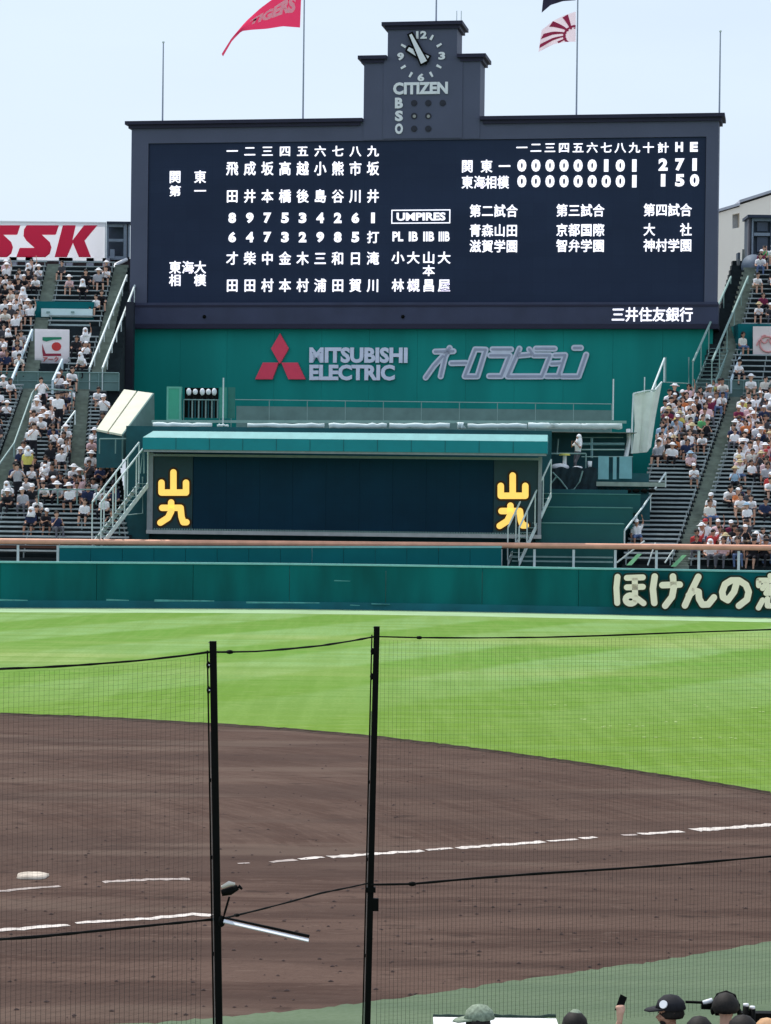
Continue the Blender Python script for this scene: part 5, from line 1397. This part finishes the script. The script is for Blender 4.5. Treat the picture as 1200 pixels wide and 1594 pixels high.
for (A, B, t, D, y0) in ((PA, PB, pl, 26.0, 1135), (QA, QB, pr_, 29.2, 1100)):
    a_ = on(A, B, y0, D)+Vector((-.042,-.03,0)); MB().tube([a_, B+Vector((-.042,-.03,0))], .0045, 5).build('worn_edge_highlight', grey_edge, t, world=True)  # thin grey line paints the highlight along each worn post edge
    for py in (1210, 1330, 1480): 
        q_ = on(A, B, py, D)+Vector((-.048,-.02,0)); MB().box(q_.x-.016, q_.x+.008, q_.y-.02, q_.y+.02, q_.z-.02, q_.z+.02).build('cable_clip', black, t, world=True)
for k_, py in enumerate((1031, 1070)):
    p = on(PA, PB, py, 26.0)+Vector((-.055,-.02,0)); MB().ball(tuple(p), .021, 8, (1,1,2.2)).build('shackle', black, pl, True, True); MB().ball(tuple(p+Vector((.012,-.02,0))), .009, 6).build('shackle_pin', white_p, pl, True, True)
for py in (1007, 1046):
    p = on(QA, QB, py, 29.2)+Vector((-.05,-.02,0)); MB().ball(tuple(p), .02, 8, (1,1,2.4)).build('shackle', black, pr_, True, True)
p = on(QA, QB, 1401, 29.2)+Vector((.065,-.01,0)); MB().box(p.x-.03, p.x+.035, p.y-.03, p.y+.03, p.z-.075, p.z+.075).build('clamp_box', black, pr_, world=True)
p = on(QA, QB, 1378, 29.2); MB().box(p.x-.06, p.x+.06, p.y-.05, p.y+.05, p.z-.03, p.z+.03).build('clamp', black, pr_, world=True)
# bracket with a white topped lamp, and a black and white rod, on the left post
br_ = thing('bracket_lamp', 'small black lamp with white top on a stalk clamped to the left black post', 'lamp', at(346, 1432, 25.9))
MB().tube([at(346,1436,25.9), at(350,1420,25.85), at(357,1396,25.85)], [.022,.014,.012], 6).build('stalk', black, br_, world=True)
MB().tube([at(345,1390,25.85), at(358,1387,25.85), at(370,1381,25.85)], [.035,.045,.030], 8).build('housing', black, br_, True, True)
MB().tube([at(345,1381,25.80), at(357,1375,25.80), at(366,1376,25.80)], [.018,.026,.014], 8).build('white_top', mat('off_white_plastic', (.62,.57,.50), .5, .05, 9), br_, True, True)
MB().tube([at(371,1379,25.85), at(377,1384,25.85)], [.022,.012], 6).build('knob', black, br_, world=True)
MB().ball(tuple(at(345,1434,25.9)), .05, 8, (.8,1,1.3)).build('clamp', black, br_, True, True)
rd = thing('striped_rod', 'straight rod, black above and white below, jutting right from the left post', 'rod', at(350, 1433, 25.85))
A, B = at(349,1430,25.85), at(481,1460,25.85); up_ = Vector((0,0,1))
dv = (B-A).normalized(); nn = Vector((-dv.z,0,dv.x)); 
MB().quadbox([A, B, B+nn*.030, A+nn*.018], [q_+Vector((0,.03,0)) for q_ in (A, B, B+nn*.030, A+nn*.018)]).build('black_strip', black, rd, world=True)
A2, B2 = A-nn*.006, B-nn*.006
fw = Vector((0,-.045,0)); MB().quadbox([A2-nn*.022+fw, B2-nn*.022+fw, B2, A2], [q_+Vector((0,.012,-.012)) for q_ in (A2-nn*.022+fw, B2-nn*.022+fw, B2, A2)]).build('white_strip', white_p, rd, world=True)
# ropes
TOPL = [(-120,1050),(0,1041),(60,1039),(130,1035),(220,1028),(290,1020),(325,1015)]
TOPC2 = [(337,1015),(352,1015),(400,1014),(450,1010),(500,1005),(545,998),(583,991)]
TOPR = [(590,991),(650,992.5),(740,993),(850,992),(950,989),(1050,985),(1200,980),(1340,973)]
MIDL = [(-120,1472),(0,1462),(60,1458),(140,1450),(230,1441),(332,1431)]
MIDC = [(350,1429),(400,1417),(450,1404),(500,1390),(545,1381),(572,1375)]
MIDR = [(578,1377),(640,1376),(740,1367),(850,1359),(950,1353),(1050,1346),(1200,1333),(1340,1320)]
for tab, r, lb in ((TOPL,.012,'sagging black top rope of the net, left of both posts'),(TOPC2,.012,'black top rope hanging between the two posts'),(TOPR,.011,'black top rope running right from the taller post'),
                   (MIDL,.015,'lower black rope reaching the left post from the left edge'),(MIDC,.010,'thin lower rope slanting between the two posts'),(MIDR,.015,'lower black rope running right from the taller post')):
    pts = ropeline(tab, 24); g_ = random.Random(len(lb)); t = thing('net_rope', lb, 'rope', pts[0])
    rr = [r*(1+g_.uniform(-.2,.25)) for _ in pts]
    MB().tube(pts, rr, 6).build('rope', black, t, world=True)
    p = pts[2]; MB().ball(tuple(p), r*2.0, 8, (1.8,1,1)).build('knot', black, t, True, True)
netm = mat('dark_net_thread', (.02,.024,.02), .8, .1, 9)
def net(tab, px0, px1, lbl, mid):
    A = at(px0, 1000, nd(px0)); mb = MB(); x = px0; pts = []
    while x < px1:
        D_ = nd(x); pts.append((x, D_)); x += .05*F_PX/D_
    tops = [at(x_, interp(tab, x_)[0], D_) for x_, D_ in pts]
    for (q_, (x_, D_)) in zip(tops, pts):
        zm_ = at(x_, interp(mid, x_)[0], D_).z
        for (z0_, z1_, r_) in ((zm_, q_.z-.035, .0010), (0.0, zm_, .0017)):
            mb.add([(q_.x-r_, q_.y, z0_), (q_.x+r_, q_.y, z0_), (q_.x, q_.y-r_, z0_), (q_.x-r_, q_.y, z1_), (q_.x+r_, q_.y, z1_), (q_.x, q_.y-r_, z1_)], [(0,1,4,3),(1,2,5,4),(2,0,3,5)])
    for j in range(0, 104):
        r_ = .0006; sg_ = 9; st = max(1, len(tops)//sg_); prev = None
        for i in list(range(0, len(tops), st))+[len(tops)-1]:
            q_ = tops[i]; z = q_.z-.035-j*.05
            if z < .02: prev = None; continue
            if prev is not None:
                a, b_ = prev, (q_.x, q_.y, z)
                mb.add([(a[0],a[1],a[2]-r_),(a[0],a[1],a[2]+r_),(a[0],a[1]-r_,a[2]),(b_[0],b_[1],b_[2]-r_),(b_[0],b_[1],b_[2]+r_),(b_[0],b_[1]-r_,b_[2])],[(0,1,4,3),(1,2,5,4),(2,0,3,5)])
            prev = (q_.x, q_.y, z)
    o = mb.build('protective_net', netm); tag(o, lbl, 'net', kind='stuff')
net(TOPL, -110, 324, 'fine dark netting hanging left of the two posts', MIDL)
net(TOPR, 593, 1330, 'fine dark netting hanging right of the taller post', MIDR)

# near spectators: built finer, faces with nose and ears, separate hands
def near_body(lean=0, arms=((0,0,0),(0,0,0)), turn=0.0, phone=False):
    """seated person facing -Y; head modelled in more detail and turned about its own axis"""
    B, hd = body('sit'); B = [b for b in B if True]
    return B, hd
def near_person(name, px, py_top, D, rz, shirt, pant, skin, label, armpose='sit', headturn=0.0, hat=None, extra=None):
    """py_top: photograph row of the crown of the head"""
    B, hd = body(armpose); B = [list(b) for b in B]
    neck0 = hd-Vector((0,-.015,.13))
    Rz = Matrix.Rotation(headturn, 3, 'Z')
    HB = []
    def hp(x, y, z): return hd+Rz @ Vector((x, y, z))
    HB += [(hp(0,.01,.02), hp(0,.02,.045), .088, .090, 0), (hp(0,-.02,-.045), hp(0,-.03,.04), .070, .078, 0), (hp(0,-.062,-.088), hp(0,-.05,-.07), .028, .045, 0),
           (hp(0,-.100,-.012), hp(0,-.122,-.034), .012, .016, 0), (hp(-.012,-.105,-.066), hp(.012,-.105,-.066), .010, .010, 0), (hp(-.030,-.088,.022), hp(.030,-.088,.022), .016, .016, 0)]
    for sx in (-1, 1): HB += [(hp(sx*.084,.012,-.02), hp(sx*.092,.02,.018), .012, .018, 0), (hp(sx*.035,-.080,-.035), hp(sx*.04,-.07,-.03), .024, .024, 0)]
    keepB = [b for b in B if not (Vector(b[0])-neck0).length < .35 or b[4] != 0 or abs(Vector(b[0]).x) > .12 or (Vector(b[0])-neck0).z < .02 and (Vector(b[1])-neck0).z <= .021]
    keepB += [(neck0-Vector((0,0,.04)), hd+Vector((0,.01,-.06)), .060, .054, 0)]
    if extra: keepB += extra(hd)
    me = remeshed([tuple(b) for b in keepB+HB], .0125, name)
    crown = at(px, py_top+4, D); o = bpy.data.objects.new(name, me); COL.objects.link(o)
    o.location = (crown.x, D, crown.z-hd.z-.135); o.rotation_euler = (0,0,rz)
    for i, mt in enumerate((SKIN[skin], SHM[shirt], PANT[pant], SHOE)): o.material_slots[i].link = 'OBJECT'; o.material_slots[i].material = mt
    tag(o, label, 'person', 'spectators seated in front of the net')
    for sx in (-1, 1):
        e = MB().ball((0,0,0), .0115, 8, (1.3,.6,.7)).build('eye', black, o, True); e.location = hd+Rz @ Vector((sx*.034,-.0985,.004)); e.rotation_euler = (0,0,headturn)
    return o, hd, Rz
def child_on(o, kind, col_, hd, turn, dz=0.0, sc=1.0):
    c = bpy.data.objects.new('hair' if 'hair' in kind else 'hat', hw(kind, col_)); COL.objects.link(c); c.parent = o
    c.location = hd+Vector((0,0,dz)); c.rotation_euler = (0,0,turn); c.scale = (sc,)*3; return c
HATM['sage'] = mat('hat_sage', (.22,.27,.20), .85, .35, 45, .7)
# seats carrying them
def chair(x, D, z, lbl):
    t = thing('stadium_seat', lbl, 'seat', Vector((x, D, z-.45)), 'seats before the net')
    MB().box(-.21, .21, -.2, .2, .40, .445).build('seat', mat('dark_green_plastic', (.01,.05,.04), .5, .1, 5), t)
    for sx in (-1, 1):
        for sy in (-1, 1): MB().tube([(sx*.17,sy*.16,.4),(sx*.17,sy*.16,0)], .015).build('leg', steel_d, t)
FD = 22.6
near = []
o1, h1, _ = near_person('person', 1047, 1549, FD, -.5, 'black', 'black', 1, 'bearded man in black cap with white badge turned in profile to the left', headturn=-1.0)
c = child_on(o1, 'cap', 'black', h1, -1.0, .012, 1.22)
b_ = MB().tube([(0,0,0),(0,-.012,0)], .032, 12).build('cap_badge', white_p, c); b_.location = (.085, -.065, .075); b_.rotation_euler = (R(-25), 0, R(52))
child_on(o1, 'hair', '', h1, -1.0, -.012, 1.06)
bd = MB().ball((0,-.055,-.075), .052, 10, (1.05,.85,.8)).build('beard', HAIR, o1, True); bd.location = h1; bd.rotation_euler = (0,0,-1.0)
o2, h2, _ = near_person('person', 1128, 1547, FD-.2, 2.9, 'navy', 'black', 0, 'dark haired photographer in navy jacket seen from behind beside a long lens camera', armpose='sit_phone')
child_on(o2, 'hair', '', h2, 0, .004, 1.24)
hs = MB().tube([(-.118,.0,-.03),(-.12,.0,.04),(-.08,.0,.125),(0,.0,.155),(.08,.0,.125),(.12,.0,.04),(.118,.0,-.03)], .014, 6).ball((-.122,0,-.03), .042, 8, (.55,1,1)).ball((.122,0,-.03), .042, 8, (.55,1,1)).build('headset', black, o2, True); hs.location = h2
o3, h3, _ = near_person('person', 744, 1572, FD, 3.0, 'grey' if 'grey' in SHM else 'dark grey', 'grey', 1, 'person in flat sage hat in front of the white board')
child_on(o3, 'hair', '', h3, 0, -.005, 1.16); child_on(o3, 'cap', 'sage', h3, 1.9, .03, 1.25)
o4, h4, _ = near_person('person', 893, 1573, FD, 2.8, 'black', 'black', 1, 'dark haired person with sage cap, right end of the white board')
child_on(o4, 'hair', '', h4, 0, 0, 1.2); child_on(o4, 'cap', 'sage', h4, .3, .075, .62)
o7, h7, _ = near_person('person', 1088, 1581, FD-.5, 2.9, 'black', 'black', 0, 'dark haired head low in front of the camera lens at the bottom edge')
child_on(o7, 'hair', '', h7, 0, 0, 1.24)
o8, h8, _ = near_person('person', 1158, 1579, FD-.5, 3.3, 'dark grey', 'black', 1, 'dark haired person in grey shirt before the white capped flasks')
child_on(o8, 'long hair', '', h8, 0, 0, 1.22)
o5, h5, _ = near_person('person', 1192, 1583, FD-.1, 2.7, 'white', 'tan', 0, 'fair haired person at the bottom right corner')
c = bpy.data.objects.new('hair', headwear('hair', mat('fair_hair', (.55,.32,.17), .7, .15, 30))); COL.objects.link(c); c.parent = o5; c.location = h5; c.scale = (1.2,)*3
# raised hand with phone
def hand_bones(c, s=1.0):
    """fist-like hand with four curled fingers and thumb round a phone; wrist below"""
    out = [(c+Vector((.03,.02,-.34)), c+Vector((.005,.01,-.10)), .044, .030, 0), (c+Vector((.005,.01,-.10)), c+Vector((0,.01,-.02)), .030, .040, 0), (c+Vector((-.02,.01,-.03)), c+Vector((.022,.01,.02)), .030, .028, 0)]
    for i in range(4):
        b = c+Vector((-.012-.004*i, .006, .035-.022*i)); out += [(b+Vector((.03,0,0)), b+Vector((-.015,-.028,.002)), .0105, .010, 0), (b+Vector((-.015,-.028,.002)), b+Vector((.018,-.045,0)), .0098, .0085, 0)]
    out += [(c+Vector((.022,0,-.03)), c+Vector((.045,-.025,.005)), .015, .013, 0), (c+Vector((.045,-.025,.005)), c+Vector((.038,-.04,.04)), .012, .010, 0)]
    return out
o6, h6, _ = near_person('person', 985, 1606, FD, 3.05, 'black', 'black', 0, 'person below the frame raising a bare arm with a black phone', armpose='sit', extra=None)
child_on(o6, 'hair', '', h6, 0, 0, 1.2)
# the raised arm is part of that person's skin: rebuild it with the arm
hc_w = at(965, 1572, FD-.15)
Mo = Matrix.Translation(o6.location) @ Matrix.Rotation(3.05, 4, 'Z'); loc_c = Mo.inverted() @ hc_w
B, hd = body('sit'); B = [tuple(b) for b in B if not (Vector(b[0]).x > .10 and b[0][2] > .1 and b[4] in (0, 1) and abs(Vector(b[0]).x-Vector(b[1]).x) < .2 and Vector(b[1]).x > .12)]
shd = Vector((.19 if loc_c.x > 0 else -.19, 0, .46)); el = Vector((shd.x+(.10 if loc_c.x > 0 else -.10), -.16, .40)); wr = loc_c+Vector((0,0,-.10))
B += [(shd, shd.lerp(el, .6), .058, .050, 1), (shd.lerp(el, .6), el, .045, .042, 0), (el, wr, .040, .028, 0), (wr, loc_c+Vector((0,0,-.02)), .028, .036, 0), (loc_c+Vector((-.015,0,-.02)), loc_c+Vector((.02,0,.02)), .028, .026, 0)]
for i in range(4):
    b_ = loc_c+Vector((-.012, -.004, .035-.021*i)); B += [(b_+Vector((-.018,0,0)), b_+Vector((.022,-.024,.002)), .0105, .010, 0), (b_+Vector((.022,-.024,.002)), b_+Vector((-.012,-.044,0)), .0098, .0085, 0)]
B += [(loc_c+Vector((-.022,0,-.03)), loc_c+Vector((-.042,-.022,.005)), .014, .012, 0), (loc_c+Vector((-.042,-.022,.005)), loc_c+Vector((-.034,-.038,.036)), .012, .010, 0)]
me6 = remeshed(B, .0115, 'person'); old = [s.material for s in o6.material_slots]; o6.data = me6
for i, mt in enumerate(old): o6.material_slots[i].link = 'OBJECT'; o6.material_slots[i].material = mt
ph = MB().box(-.036, .036, -.005, .005, -.07, .085).build('phone', black); ph.location = hc_w+Vector((.008, .03, .045)); ph.rotation_euler = (R(-12), R(28), R(20))
tag(ph, 'black phone held up in a bare hand at the bottom edge', 'phone')
for (o, nm) in ((o1,'seat under the man in the black cap'),(o2,'seat under the photographer'),(o3,'seat under the person in the flat sage hat'),(o4,'seat under the person right of the white board'),(o5,'seat under the fair haired person'),(o6,'seat under the person raising a phone'),(o7,'seat under the dark head before the lens'),(o8,'seat under the person before the flasks')):
    chair(o.location.x, o.location.y, o.location.z-.0, 'dark green '+nm)
fz = min(o.location.z for o in (o1,o2,o3,o4,o5,o6,o7,o8))-.45
struct(MB().box(-12, 14, 15.5, 23.6, -.04, max(.03, fz)-.0).build('spectator_deck', conc))
# long lens camera and gear
cm_ = thing('long_lens_camera', 'black camera with a long lens pointing left between cap wearer and photographer', 'camera', at(1095, 1562, FD+.1))
MB().tube([at(1067,1559.5,FD+.1), at(1094,1560.5,FD+.1)], .013, 10).build('lens_tube', black, cm_, world=True)
MB().tube([at(1092,1564,FD+.1), at(1113,1566,FD+.1)], [.042,.036], 12).build('lens_barrel', black, cm_, True, True)
MB().tube([at(1094,1561,FD+.08), at(1109,1557,FD+.08)], [.020,.024], 10).build('white_ring', white_p, cm_, True, True)
A = at(1112, 1575, FD+.1); MB().box(A.x, A.x+.12, FD+.03, FD+.17, A.z-.02, A.z+.12).build('camera_body', black, cm_, world=True)
for i, px in enumerate((1161, 1171)):
    p = at(px, 1563+i*4, FD+.2); t = thing('gear_flask', 'black cylinder with white cap on the right of the photographer, %s of two' % ('left' if i == 0 else 'right'), 'flask', p+Vector((0,0,-.16)))
    MB().tube([(0,0,-.25),(0,0,.14)], .030, 12).build('flask_body', black, t, True); MB().tube([(0,0,.141),(0,0,.165)], .026, 12).build('lid', white_p, t, True)
A = at(1150, 1573, FD+.35); B = at(1215, 1575, FD+.35); o = MB().box(A.x, B.x, FD+.33, FD+.45, A.z-.9, A.z-.02).build('dark_bag', black); tag(o, 'black equipment bag behind the white capped flasks', 'bag')
# white board / table in front of the hat wearers
wb = thing('white_counter', 'long white topped counter with dark rim at the bottom edge', 'counter', at(760, 1594, FD+.7)+Vector((0,0,-.5)))
A = at(676, 1586, FD+.7); B = at(872, 1586, FD+.7); zt_ = at(770, 1584, FD+1.25).z
MB().box(A.x, B.x, FD+.25, FD+1.25, zt_-.05, zt_).build('top', mat('white_laminate', (.80,.80,.80), .5, .03, 2), wb, world=True)
g_ = random.Random(4)
rim = [(A.x+(B.x-A.x)*i/16, FD+1.27, zt_+.012+g_.uniform(-.01,.012)) for i in range(17)]
MB().tube(rim, .017, 6).build('rim', mat('dark_green_rim', (.01,.03,.02), .5, .1, 5), wb, world=True)
for x_ in (A.x+.06, B.x-.06):
    for y_ in (FD+.32, FD+1.18): MB().tube([(x_, y_, .03), (x_, y_, zt_-.05)], .02, 6).build('leg', steel_d, wb, world=True)
MB().ball((A.x-.03, FD+.7, zt_-.08), .035, 8).build('corner_knob', white_p, wb, True, True)
print('objects', len(bpy.data.objects))
